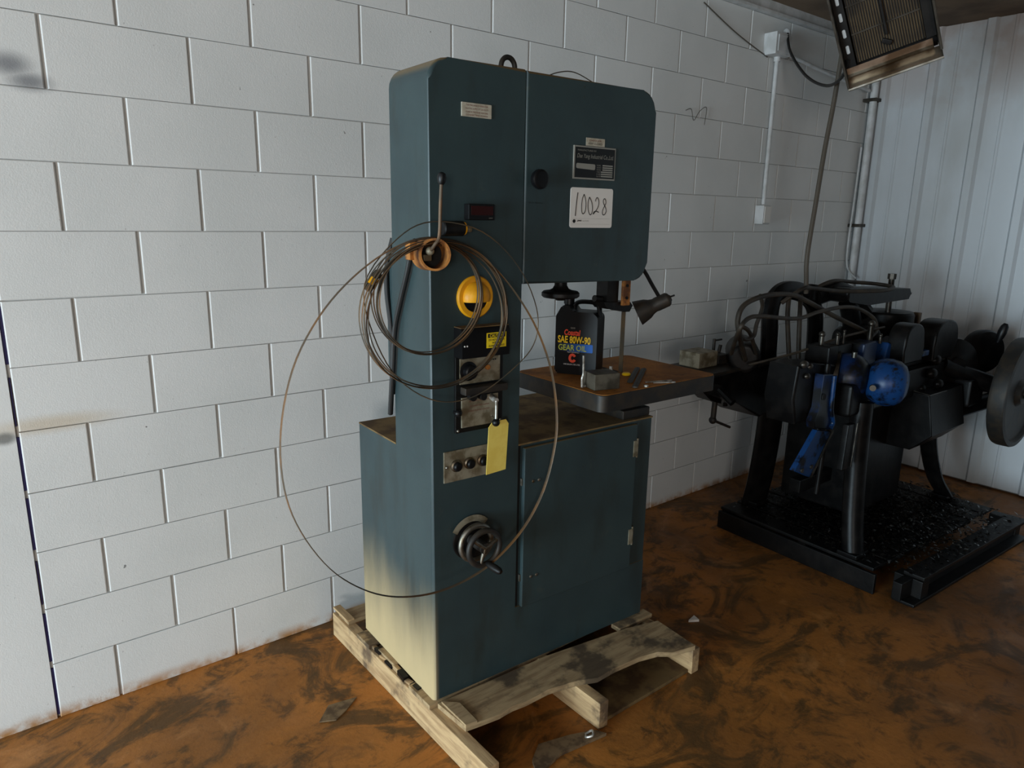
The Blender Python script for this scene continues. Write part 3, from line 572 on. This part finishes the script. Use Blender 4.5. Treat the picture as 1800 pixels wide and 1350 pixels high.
def turn(cx, cz, rx, rz, y, wob, mat='blade_dark', r=.0022, ph=0.):
    bm = nb(); pts = []
    for i in range(20):
        a = 2 * math.pi * i / 20; k_ = 1 + wob * math.sin(2 * a + ph)
        pts.append((cx + rx * k_ * math.cos(a) + .03, y + .012 * math.sin(a + ph) + .06, cz + rz * k_ * math.sin(a) - 1.515))
    tube(bm, pts, r, 6, True, 4, flat=(.0038, .0013), up=(0, -1, 0)); build('coil_turn', bm, mat, coil)
for i in range(7):
    k_ = i * .004; turn(-.012 + random.uniform(-.004, .004), 1.512 - .212 - k_ * .3, .240 - k_ + random.uniform(-.003, .003), .212 - k_ * .6, -.064 - .006 * (i % 4), random.uniform(-.012, .012), ('blade_dark', 'blade')[i % 2], ph=i)
for i in range(6):
    k_ = i * .0035; turn(-.036 + random.uniform(-.003, .003), 1.512 - .162 - k_ * .3, .178 - k_, .162 - k_ * .6, -.058 - .007 * (i % 4), random.uniform(-.01, .01), ('blade_dark', 'blade')[i % 2], ph=i * .7)
bm = nb(); tube(bm, [(x + .03, -.012, z - 1.515) for x, z in ((-.236, 1.395), (-.14, 1.51), (-.031, 1.556), (.13, 1.53), (.26, 1.43), (.335, 1.3), (.335, 1.2), (.269, 1.128), (.12, 1.05), (-.02, 1.05), (-.143, 1.13), (-.215, 1.26))], .0018, 6, True, 5); build('loose_turn', bm, 'blade_dark', coil)
for i in range(3):
    bm = nb(); a = math.radians(142 + i * 5); cyl(bm, (-.012 + .225 * math.cos(a) + .03, .0, 1.30 + .2 * math.sin(a) - 1.515), (-.012 + .228 * math.cos(a + .1) + .03, .0, 1.30 + .202 * math.sin(a + .1) - 1.515), .011, seg=10); build('tie_wrap', bm, 'yellow' if i == 1 else 'blade_dark', coil)
# yellow tag
tg = thing('inventory_tag', 'blank yellow card tag hanging beside the push buttons', 'tag', ML(.217, -.04, .862), SR)
bm = nb(); prism(bm, rpoly([(-.04, -.09, 0), (.04, -.088, 0), (.04, .07, 0), (.028, .086, 0), (-.026, .086, 0), (-.04, .07, 0)]), -.0008, .0008); build('card', bm, 'tag_yellow', tg, rot=(math.radians(4), 0, math.radians(4)))
bm = nb(); lathe(bm, (0, -.003, .072), (0, -.1, .072), [(.008, 0), (.008, .0012)]); build('eyelet', bm, 'steel_dull', tg)
bm = nb(); tube(bm, [(0, -.003, .075), (-.012, .006, .095), (-.03, -.008, .108)], .0012, 6); build('tie_wire', bm, 'steel_dull', tg)
# oil jug
JR = SR + math.radians(-58.0); jug = thing('oil_jug', 'black plastic gallon jug of gear oil standing on the rusty saw table', 'jug', ML(.747, .184, 1.0005), JR)
W2, DP = .080, .050
bm = nb(); prism(bm, rpoly([(-W2, 0, .012), (W2, 0, .012), (W2, .219, .022), (.06, .235, .01), (-.014, .235, .008), (-.03, .256, .006), (-.058, .256, .012), (-W2, .216, .022)]), -DP, DP)
bmesh.ops.bevel(bm, geom=[e for e in bm.edges if all(abs(v.co.y + DP) < 1e-5 for v in e.verts) or all(abs(v.co.y - DP) < 1e-5 for v in e.verts)], offset=.011, segments=4, affect='EDGES', profile=.5)
jb = build('body', bm, 'black_plastic', jug)
bm = nb(); tube(bm, [(-.022, 0, .232), (-.020, 0, .256), (-.004, 0, .267), (.03, 0, .269), (.056, 0, .266), (.070, 0, .252), (.073, 0, .216)], .012, 12, n=6, flat=(.018, .0085), up=(0, 1, 0)); build('handle', bm, 'black_plastic', jug)
bm = nb(); lathe(bm, (-.046, 0, .252), (-.046, 0, .40), [(.017, 0), (.017, .006), (.02, .007), (.02, .026), (.018, .028)], 28); build('cap', bm, 'black_plastic', jug)
yj = -DP - .0006
bf = nb(); prism(bf, rpoly([(-.066, -.0145, .003), (.066, -.0145, .003), (.066, .016, .003), (-.066, .016, .003)]), -.0004, .0004); o = build('label_band', bf, 'jug_blue', jb); o.location = (0, yj, .101)
text('lettering', 'Coastal', -.014, .158, .062, .022, 'jug_red', jb, yj - .0008, bold=.003, shear=.1); text('lettering', 'GEAR', -.012, .175, .018, .006, 'silver_print', jb, yj - .0008)
text('lettering', 'SAE 80W-90', -.006, .131, .126, .028, 'jug_yellow', jb, yj - .0012, bold=.003); text('lettering', 'GEAR OIL', -.012, .101, .108, .022, 'jug_green', jb, yj - .0012, bold=.001)
text('lettering', 'MULTI-PURPOSE GL-5', -.008, .084, .045, .0045, 'jug_white', jb, yj - .0008)
bm = nb(); pts = [(-.010 + .0105 * math.cos(a), yj - .0006, .062 + .0125 * math.sin(a)) for a in [math.radians(28 + i * 21.7) for i in range(15)]]; tube(bm, pts, .004, 4, n=3, flat=(.0005, .0048), up=(0, -1, 0)); build('logo', bm, 'jug_red', jb)
text('lettering', 'ONE GALLON  3.785 LITERS', -.012, .038, .064, .0055, 'jug_white', jb, yj - .0008)
# steel block with slot screws
sb = thing('steel_block', 'small steel block with worn bright edges at the front of the saw table', 'block', ML(.648, -.052, 1.0005), SR + math.radians(-12))
build('body', box(nb(), (-.05, -.035, 0), (.05, .045, .056), .003), 'block_steel', sb)
bm = nb(); cyl(bm, (.052, .03, .05), (.052, .03, .066), .006, seg=8); build('set_screw', bm, 'steel', sb)
bm = nb(); tube(bm, [(0, 0, .0), (-.002, 0, .03), (.003, .0, .045), (.002, 0, .075), (.0, .0, .112)], .004, 8, n=4); cyl(bm, (0, 0, .0), (.016, 0, .0), .004, seg=8)
o = tag(build('hex_key', bm, 'steel'), 'bright steel key standing upright beside the steel block', 'tool'); o.location = ML(.585, -.02, 1.005); o.rotation_euler = (math.radians(4), math.radians(-3), 0)
for a, b, lab in (((.74, -.12), (1.0, .085), 'rusty flat file nearer the front edge of the saw table'), ((.78, -.055), (.99, .11), 'rusty flat file lying behind the other file on the saw table')):
    bm = nb(); tube(bm, [ML(a[0], a[1], 1.004), ML(b[0], b[1], 1.004)], .006, 4, n=0, flat=(.0035, .010), up=(0, 0, 1)); tag(build('flat_file', bm, 'cast_iron'), lab, 'file')
for a, b, lab in (((.83, -.085), (.935, -.115), 'longer bright drill pin on the saw table by the right front edge'), ((.85, -.105), (.925, -.14), 'shorter bright drill pin on the saw table closest to the front edge')):
    bm = nb(); cyl(bm, ML(a[0], a[1], 1.0035), ML(b[0], b[1], 1.0035), .003, seg=10); tag(build('drill_pin', bm, 'steel'), lab, 'pin')
bm = nb(); lathe(bm, ML(.868, .05, 1.0005), ML(.868, .05, 1.1), [(.016, 0), (.017, .004), (.012, .009), (.004, .010)], 20); tag(build('brass_cap', bm, 'jug_yellow'), 'small round yellow cap beside the blade on the saw table', 'cap')
bm = nb(); lathe(bm, ML(.79, -.125, 1.0005), ML(.79, -.125, 1.1), [(.008, 0), (.008, .006), (.004, .006), (.004, .0)], 6, False); tag(build('hex_nut', bm, 'steel'), 'tiny bright hex nut beside the files on the saw table', 'nut')
bm = nb(); tube(bm, [ML(.47, .1, 2.0), ML(.53, .1, 2.025), ML(.6, .1, 2.035), ML(.68, .1, 2.015), ML(.72, .1, 1.998)], .0018, 6); tag(build('loose_wire', bm, 'cable_brown'), 'thin stray wire lying on top of the saw head', 'wire')
bm = nb(); tube(bm, [(2.92, -.006, 2.26), (2.96, -.01, 2.27), (2.985, -.012, 2.215), (3.03, -.012, 2.265), (3.09, -.01, 2.29), (3.085, -.008, 2.2)], .0018, 6); tag(build('loose_wire', bm, 'cable_brown'), 'thin bent wire stuck to the block wall right of the saw head', 'wire')

# ================================================================ greasy machine on the dark pallet
Q = thing('oily_pallet', 'black oil-soaked pallet under the greasy blue machine', 'pallet', (3.6, -.9, 0), math.radians(-3.0))
def qb(name, a, b, mat='oily', rot=None, bev=.004):
    bm = nb(); box(bm, a, b, bev, rot); return build(name, bm, mat, Q)
for y in (-.535, -.05, .43): qb('stringer', (-.66, y - .021, .016), (.66, y + .021, .102))
for i in range(9): qb('deck_board', (-.655 + i * .146, -.42 + random.uniform(-.01, .01), .102), (-.655 + i * .146 + .125, .46, .12))
qb('side_board', (-.675, -.44, .0), (-.655, .46, .10)); qb('front_board', (-.55, -.60, .10), (.62, -.505, .119)); qb('front_beam', (-.56, -.60, .0), (-.49, -.47, .10)); qb('front_beam', (.60, -.56, .0), (.67, -.42, .10))
for y in (-.56, -.05, .40): qb('bottom_board', (-.64, y - .05, .0), (.64, y + .05, .016))
# swarf
bm = nb(); rs = random.Random(3)
for i in range(9000):
    x = rs.gauss(-.05, .34); y = rs.gauss(-.08, .27)
    if abs(x) > .64 or not -.60 < y < .45: continue
    z = .121 + (.012 + .06 * math.exp(-(x * x / .2 + y * y / .1))) * rs.random() + .002; s = rs.uniform(.005, .018)
    a = rs.uniform(0, 6.3); u = Vector((math.cos(a), math.sin(a), rs.uniform(-.4, .4))) * s; v = Vector((-math.sin(a), math.cos(a), rs.uniform(-.3, .6))) * s * .35
    c = Vector((x, y, z)); vv = [bm.verts.new(c + t) for t in (-u, v, u, -v + Vector((0, 0, s * .3)))]
    bm.faces.new((vv[0], vv[1], vv[3])); bm.faces.new((vv[1], vv[2], vv[3]))
sw_ = build('swarf_pile', bm, 'swarf'); sw_.location = Q.location; sw_.rotation_euler = Q.rotation_euler
tag(sw_, 'heap of black oily metal shavings covering the dark pallet', 'shavings', None, 'stuff')

GO = Vector((3.6, -.85, .12))
G = thing('old_metal_saw', 'old greasy blue-and-black workshop machine with flywheel and hoses on the dark pallet', 'machine', GO)
def gp(name, bm, mat, parent=None, ang=35):
    xf(bm, bm.verts[:], Matrix.Translation(-GO)); return build(name, bm, mat, parent or G, ang)
# splayed cast legs
def leg(top, foot, mat='grease', w0=.06, w1=.05):
    bm = nb(); t, f = Vector(top), Vector(foot); out = (f - t); out.z = 0
    tube(bm, [t, t.lerp(f, .4) - out * .25, t.lerp(f, .75) - out * .2, f + Vector((0, 0, .03)), f + Vector((0, 0, .0)) + out * .12], .05, 16, n=6, flat=(w1 * .55, w0), up=out.normalized() if out.length > .01 else (1, 0, 0))
    box(bm, f + Vector((-.06, -.05, .0)), f + Vector((.06, .05, .025)), .006); gp('leg', bm, mat)
leg((3.06, -1.07, .86), (2.985, -1.15, .121), 'grease', .05, .085); leg((3.15, -.55, .82), (3.17, -.49, .121), w0=.085, w1=.05); leg((4.0, -1.02, .72), (4.17, -1.10, .121)); leg((4.05, -.55, .80), (4.14, -.50, .121))
gp('leg_brace', box(nb(), (3.0, -.84, .33), (4.1, -.78, .40), .006), 'grease')
gp('base_cabinet', box(nb(), (3.32, -.98, .17), (3.86, -.55, .78), .02), 'grease')
# bed, coolant tray
bm = nb(); box(bm, (2.92, -1.08, .80), (4.16, -.50, .96), .02); box(bm, (2.98, -1.04, .96), (4.1, -.6, 1.0), .01); gp('bed_casting', bm, 'grease')
bm = nb(); prism(bm, [(-1.0, .84), (-1.16, .83), (-1.20, .62), (-1.10, .52), (-.95, .52), (-.9, .8)], 3.60, 4.02, 'yz', bev=.006); gp('coolant_tray', bm, 'grease')
bm = nb(); tube(bm, [(3.598, -1.05, .845), (3.598, -1.162, .832), (3.80, -1.165, .83)], .003, 6, n=0); gp('tray_edge', bm, 'grease_hi')
# left work table, vise and crank
bm = nb(); prism(bm, [(2.43, .985), (2.95, 1.0), (2.95, .74), (2.86, .72), (2.66, .82), (2.56, .86), (2.52, .94), (2.43, .95)], -.66, -.42, bev=.01); gp('work_table', bm, 'grease')
gp('table_top', box(nb(), (2.42, -.66, .985), (2.96, -.40, 1.0), .003), 'cast_iron')
vz = gp('vise_jaw', box(nb(), (2.455, -.56, 1.0), (2.60, -.44, 1.075), .006), 'plate_grey')
bm = nb(); box(bm, (2.61, -.56, 1.0), (2.70, -.44, 1.05), .012); cyl(bm, (2.645, -.5, 1.05), (2.645, -.5, 1.12), .008, seg=10); cyl(bm, (2.64, -.5, 1.112), (2.705, -.5, 1.112), .005, seg=8); cyl(bm, (2.69, -.5, 1.05), (2.70, -.5, 1.085), .009, seg=10); gp('vise_clamp', bm, 'cast_iron')
bm = nb(); cyl(bm, (2.70, -.5, .92), (2.69, -.5, .70), .014, seg=12); cyl(bm, (2.69, -.5, .82), (2.69, -.5, .86), .02, seg=12); sphere(bm, (2.688, -.5, .695), .02, seg=12); cyl(bm, (2.688, -.5, .695), (2.80, -.53, .645), .007, seg=8); gp('lift_crank', bm, 'cast_iron')
bm = nb(); prism(bm, [(2.52, .88), (2.60, .82), (2.69, .79), (2.69, .83), (2.62, .87), (2.58, .92)], -.54, -.46); gp('crank_bracket', bm, 'grease')
bm = nb(); cyl(bm, (2.55, -.62, .90), (2.55, -.7, .85), .02, seg=10); cyl(bm, (2.75, -.52, .80), (2.755, -.52, .765), .012, seg=10); gp('bolt', bm, 'grease')
# left motor drum, posts and arched arm
bm = nb(); lathe(bm, (2.66, -.67, 1.045), (2.88, -.50, 1.045), [(.05, 0), (.07, .01), (.078, .03), (.078, .27), (.07, .30), (.04, .305)], 32); gp('left_motor', bm, 'grease')
bm = nb(); tube(bm, [(2.98, -.6, .9), (2.97, -.6, 1.1), (2.955, -.6, 1.24), (2.98, -.6, 1.315), (3.07, -.6, 1.345), (3.20, -.6, 1.335), (3.32, -.6, 1.29), (3.40, -.6, 1.20), (3.43, -.6, 1.0)], .05, 10, n=5, flat=(.038, .05), up=(0, -1, 0)); gp('saw_frame', bm, 'grease')
bm = nb(); tube(bm, [(3.33, -.62, 1.30), (3.5, -.65, 1.33), (3.62, -.68, 1.29), (3.75, -.7, 1.20)], .05, 10, n=5, flat=(.05, .05), up=(0, -1, 0)); cyl(bm, (3.29, -.6, 1.29), (3.30, -.6, 1.37), .05, seg=16); gp('frame_link', bm, 'grease')
bm = nb(); cyl(bm, (3.05, -.6, 1.345), (3.05, -.6, 1.37), .006, seg=8); gp('grease_nipple', bm, 'grease_hi')
# flat round top plate on its shaft, vertical motor can
bm = nb(); prism(bm, rpoly([(3.40, 1.285, .03), (3.62, 1.255, .02), (4.14, 1.262, .027), (4.14, 1.322, .027), (3.62, 1.345, .02), (3.36, 1.36, .03)]), -.78, -.62, bev=.014); gp('top_arm', bm, 'grease')
bm = nb(); tube(bm, [(3.55, -.7, 1.27), (3.62, -.7, 1.15), (3.66, -.7, 1.0)], .05, 12, n=5); gp('arm_post', bm, 'grease')
bm = nb(); cyl(bm, (3.92, -.76, .98), (3.90, -.76, 1.40), .016, seg=12); cyl(bm, (3.90, -.76, 1.385), (3.90, -.76, 1.415), .024, seg=8); gp('disc_shaft', bm, 'grease_hi')
bm = nb(); lathe(bm, (3.98, -.72, .98), (3.98, -.72, 1.3), [(.15, 0), (.15, .20), (.14, .215), (.05, .222)], 36); gp('motor_can', bm, 'grease'); gp('can_strap', box(nb(), (4.10, -.86, 1.0), (4.125, -.82, 1.19), .004), 'blade')
bm = nb(); lathe(bm, (3.45, -.72, 1.05), (3.62, -.86, 1.07), [(.08, 0), (.095, .02), (.10, .16), (.08, .2)], 30); gp('pump_body', bm, 'grease')
# rounded guards
def hump(x0, x1, y0, y1, z0, z1, nm='belt_guard'):
    bm = nb(); pts = [(x0, z0)]; m = (x0 + x1) / 2; hw = (x1 - x0) / 2
    for i in range(13):
        a = math.pi - math.pi * i / 12; pts.append((m + hw * math.copysign(abs(math.cos(a)) ** .7, math.cos(a)), z0 + (z1 - z0) * (.35 + .65 * math.sin(a) ** .7)))
    pts.append((x1, z0)); prism(bm, pts, y0, y1, bev=.012); gp(nm, bm, 'grease')
hump(3.40, 3.62, -1.09, -1.0, 1.0, 1.20); hump(3.76, 4.06, -1.09, -.98, .98, 1.19)
# big discs with crank knob, outer bearing block
bm = nb(); lathe(bm, (4.10, -1.02, .93), (4.0, -1.16, .93), [(.10, 0), (.14, .01), (.15, .04), (.145, .08), (.10, .10), (.05, .112), (.045, .125)], 40); gp('feed_disc', bm, 'grease')
bm = nb(); lathe(bm, (4.43, -1.07, .97), (4.38, -1.16, .97), [(.06, 0), (.125, .01), (.13, .05), (.12, .07), (.05, .08)], 40); hw_ = gp('crank_disc', bm, 'grease')
bm = nb(); lathe(bm, (4.395, -1.18, 1.035), (4.41, -1.20, 1.14), [(.010, 0), (.012, .01), (.020, .035), (.024, .065), (.020, .098), (.010, .115)], 20); gp('crank_knob', bm, 'black_plastic')
bm = nb(); cyl(bm, (3.98, -1.05, .93), (4.3, -1.25, .80), .05, seg=16); box(bm, (4.05, -1.2, .70), (4.25, -1.02, .86), .02); cyl(bm, (4.05, -1.12, .66), (4.42, -1.2, .70), .045, seg=16); gp('bearing_block', bm, 'grease')
# flywheel
bm = nb(); lathe(bm, (4.43, -1.26, .76), (4.43, -1.40, .76), [(.27, 0), (.31, .004), (.315, .02), (.315, .075), (.31, .085), (.285, .088), (.275, .07), (.08, .06), (.06, .085), (.04, .09)], 56); gp('flywheel', bm, 'cast_iron')
bm = nb(); cyl(bm, (4.43, -1.0, .76), (4.43, -1.385, .76), .03, seg=16); gp('flywheel_shaft', bm, 'grease_hi')
# blue domed gear housings
AX0 = Vector((3.005, -.915, .975)); AX1 = AX0 + Vector((.48, -.88, -.06))
bm = nb(); lathe(bm, AX0, AX1, [(.09, 0), (.116, .003), (.118, .035), (.112, .038)], 44); gp('silver_flange', bm, 'grease_hi')
bm = nb(); lathe(bm, AX0, AX1, [(.106, .04), (.112, .055), (.1145, .08), (.112, .11), (.104, .135), (.086, .158), (.06, .172)], 44); gp('gear_dome', bm, 'blue_grease')
bm = nb(); lathe(bm, AX0, AX1, [(.05, .165), (.078, .177), (.10, .20), (.112, .235), (.1135, .265), (.106, .30), (.088, .325), (.055, .342)], 44); gp('gear_dome', bm, 'blue')
bm = nb(); cyl(bm, (2.985, -1.14, .955), (2.965, -1.15, .955), .014, seg=16); gp('bolt', bm, 'grease_hi')
bm = nb(); cyl(bm, (3.0, -1.03, 1.075), (3.0, -1.03, 1.10), .012, seg=10); gp('bolt', bm, 'grease_hi')
# blue bracket with its slanted foot plate
bm = nb(); prism(bm, [(2.735, 1.025), (2.825, 1.015), (2.835, .86), (2.86, .79), (2.855, .745), (2.715, .775), (2.70, .81), (2.735, .87)], -1.03, -.99, bev=.006); gp('blue_bracket', bm, 'blue_grease')
bm = nb(); tube(bm, [(2.826, -1.035, 1.01), (2.832, -1.035, .86), (2.862, -1.035, .785), (2.845, -1.035, .755)], .011, 10); gp('bracket_rib', bm, 'blue')
bm = nb(); cyl(bm, (2.755, -1.03, .92), (2.755, -1.036, .92), .015, seg=14); gp('bracket_hole', bm, 'black_gap')
bm = nb(); prism(bm, [(2.70, .775), (2.83, .745), (2.68, .555), (2.54, .615)], -1.05, -1.025, bev=.004); gp('foot_plate', bm, 'blue')
bm = nb(); prism(bm, [(2.845, .752), (2.838, .735), (2.69, .55), (2.68, .558)], -1.055, -1.02); gp('plate_edge', bm, 'grease_hi')
for x in (2.68, 2.60): gp('bolt', cyl(nb(), (x, -1.05, .605), (x, -1.056, .605), .011, seg=10), 'grease_hi')
bm = nb(); prism(bm, [(2.58, .92), (2.62, .80), (2.95, .78), (2.95, 1.04), (2.72, 1.07), (2.60, 1.07)], -.985, -.84, bev=.012); gp('valve_body', bm, 'grease')
# clutter on the bed: valve blocks, rods, studs
bm = nb(); box(bm, (2.86, -.98, .99), (2.95, -.86, 1.13), .01); gp('valve_block', bm, 'grease'); bm = nb(); box(bm, (3.0, -.95, .99), (3.14, -.84, 1.12), .01); gp('valve_block', bm, 'grease')
bm = nb(); box(bm, (3.16, -1.0, 1.0), (3.30, -.9, 1.12), .012); gp('blue_block', bm, 'blue_grease'); bm = nb(); box(bm, (3.36, -1.02, 1.0), (3.44, -.93, 1.10), .012, R3(0, 20, 0)); gp('blue_block', bm, 'blue')
bm = nb(); box(bm, (3.40, -1.0, 1.06), (3.56, -.92, 1.10), .01, R3(0, -14, 0)); gp('blue_lever', bm, 'blue_grease'); gp('blue_pad', box(nb(), (3.62, -1.09, 1.02), (3.70, -1.06, 1.05), .006), 'blue')
for x, y, z0, z1, r in ((2.89, -.92, 1.13, 1.18, .012), (3.02, -.93, 1.12, 1.17, .008), (3.08, -.93, 1.12, 1.18, .006), (3.31, -.95, 1.0, 1.20, .014), (3.50, -.98, 1.10, 1.16, .008), (3.56, -.98, 1.10, 1.15, .010), (3.70, -1.0, 1.0, 1.14, .007), (3.36, -.98, 1.1, 1.14, .008)):
    bm = nb(); cyl(bm, (x, y, z0), (x, y, z1), r, seg=12); sphere(bm, (x, y, z1), r * 1.3, seg=10); gp('stud', bm, 'grease_hi')
bm = nb(); tube(bm, [(2.62, -.72, 1.03), (2.8, -.85, 1.09), (3.1, -.92, 1.15), (3.5, -.93, 1.165)], .006, 8); gp('oil_line', bm, 'hose')
bm = nb(); cyl(bm, (2.80, -1.0, .70), (2.82, -1.0, 1.06), .014, seg=12); cyl(bm, (2.90, -.98, .40), (2.93, -.98, .82), .012, seg=12); gp('slide_rod', bm, 'grease')
bm = nb(); box(bm, (2.84, -1.12, .57), (2.91, -1.09, .79), .006, R3(0, 3, 0)); gp('hanging_bar', bm, 'grease'); bm = nb(); cyl(bm, (2.915, -1.125, .79), (2.905, -1.125, .58), .004, seg=8); gp('bar_edge', bm, 'grease_hi')
bm = nb(); lathe(bm, (3.86, -.78, .12), (3.86, -.72, .12), [(.02, 0), (.02, .01)], 8); gp('bolt', bm, 'grease')
for i, (x, y, z, s) in enumerate(((2.64, -.985, 1.075, .018), (2.69, -.985, 1.06, .014), (2.665, -.99, 1.02, .014), (3.74, -1.1, .92, .03), (3.80, -1.12, .86, .025), (3.70, -1.08, .84, .02), (3.82, -1.08, .98, .03))):
    bm = nb(); sphere(bm, (x, y, z), s, (1.3, 1, 1), 12); gp('lubricator', bm, 'grease_hi' if i < 3 else 'grease')
# hoses
for nm, pts, r in (('coolant_hose', [(2.619, -.70, 1.05), (2.402, -.8, 1.2), (2.378, -.8, 1.278), (2.423, -.8, 1.337), (2.572, -.8, 1.366), (2.785, -.8, 1.36), (2.945, -.8, 1.318), (3.181, -.82, 1.232), (3.44, -.86, 1.138), (3.52, -.86, 1.08)], .0115),
    ('coolant_hose', [(2.47, -.72, 1.1), (2.304, -.86, 1.24), (2.363, -.86, 1.286), (2.469, -.86, 1.288), (2.752, -.86, 1.257), (2.951, -.86, 1.275), (3.166, -.86, 1.283), (3.346, -.86, 1.263), (3.49, -.88, 1.2), (3.48, -.9, 1.138), (3.35, -.93, 1.12)], .0095),
    ('coolant_hose', [(2.67, -.72, 1.08), (2.51, -.78, 1.201), (2.44, -.78, 1.232), (2.441, -.78, 1.194), (2.488, -.78, 1.172), (2.544, -.78, 1.185), (2.558, -.78, 1.236), (2.591, -.78, 1.311), (2.66, -.72, 1.355)], .0095),
    ('coolant_hose', [(2.916, -.68, 1.30), (2.987, -.74, 1.371), (3.094, -.74, 1.369), (3.332, -.76, 1.345), (3.56, -.86, 1.345), (3.75, -.84, 1.352), (3.80, -.74, 1.358), (3.657, -.66, 1.37), (3.435, -.66, 1.385), (3.295, -.64, 1.35)], .0105),
    ('coolant_hose', [(3.05, -.64, 1.33), (3.02, -.66, 1.22), (3.05, -.68, .98)], .012), ('coolant_hose', [(3.16, -.64, 1.32), (3.10, -.68, 1.22), (3.10, -.7, .98)], .012)):
    bm = nb(); tube(bm, pts, r, 10, n=7); gp(nm, bm, 'hose')
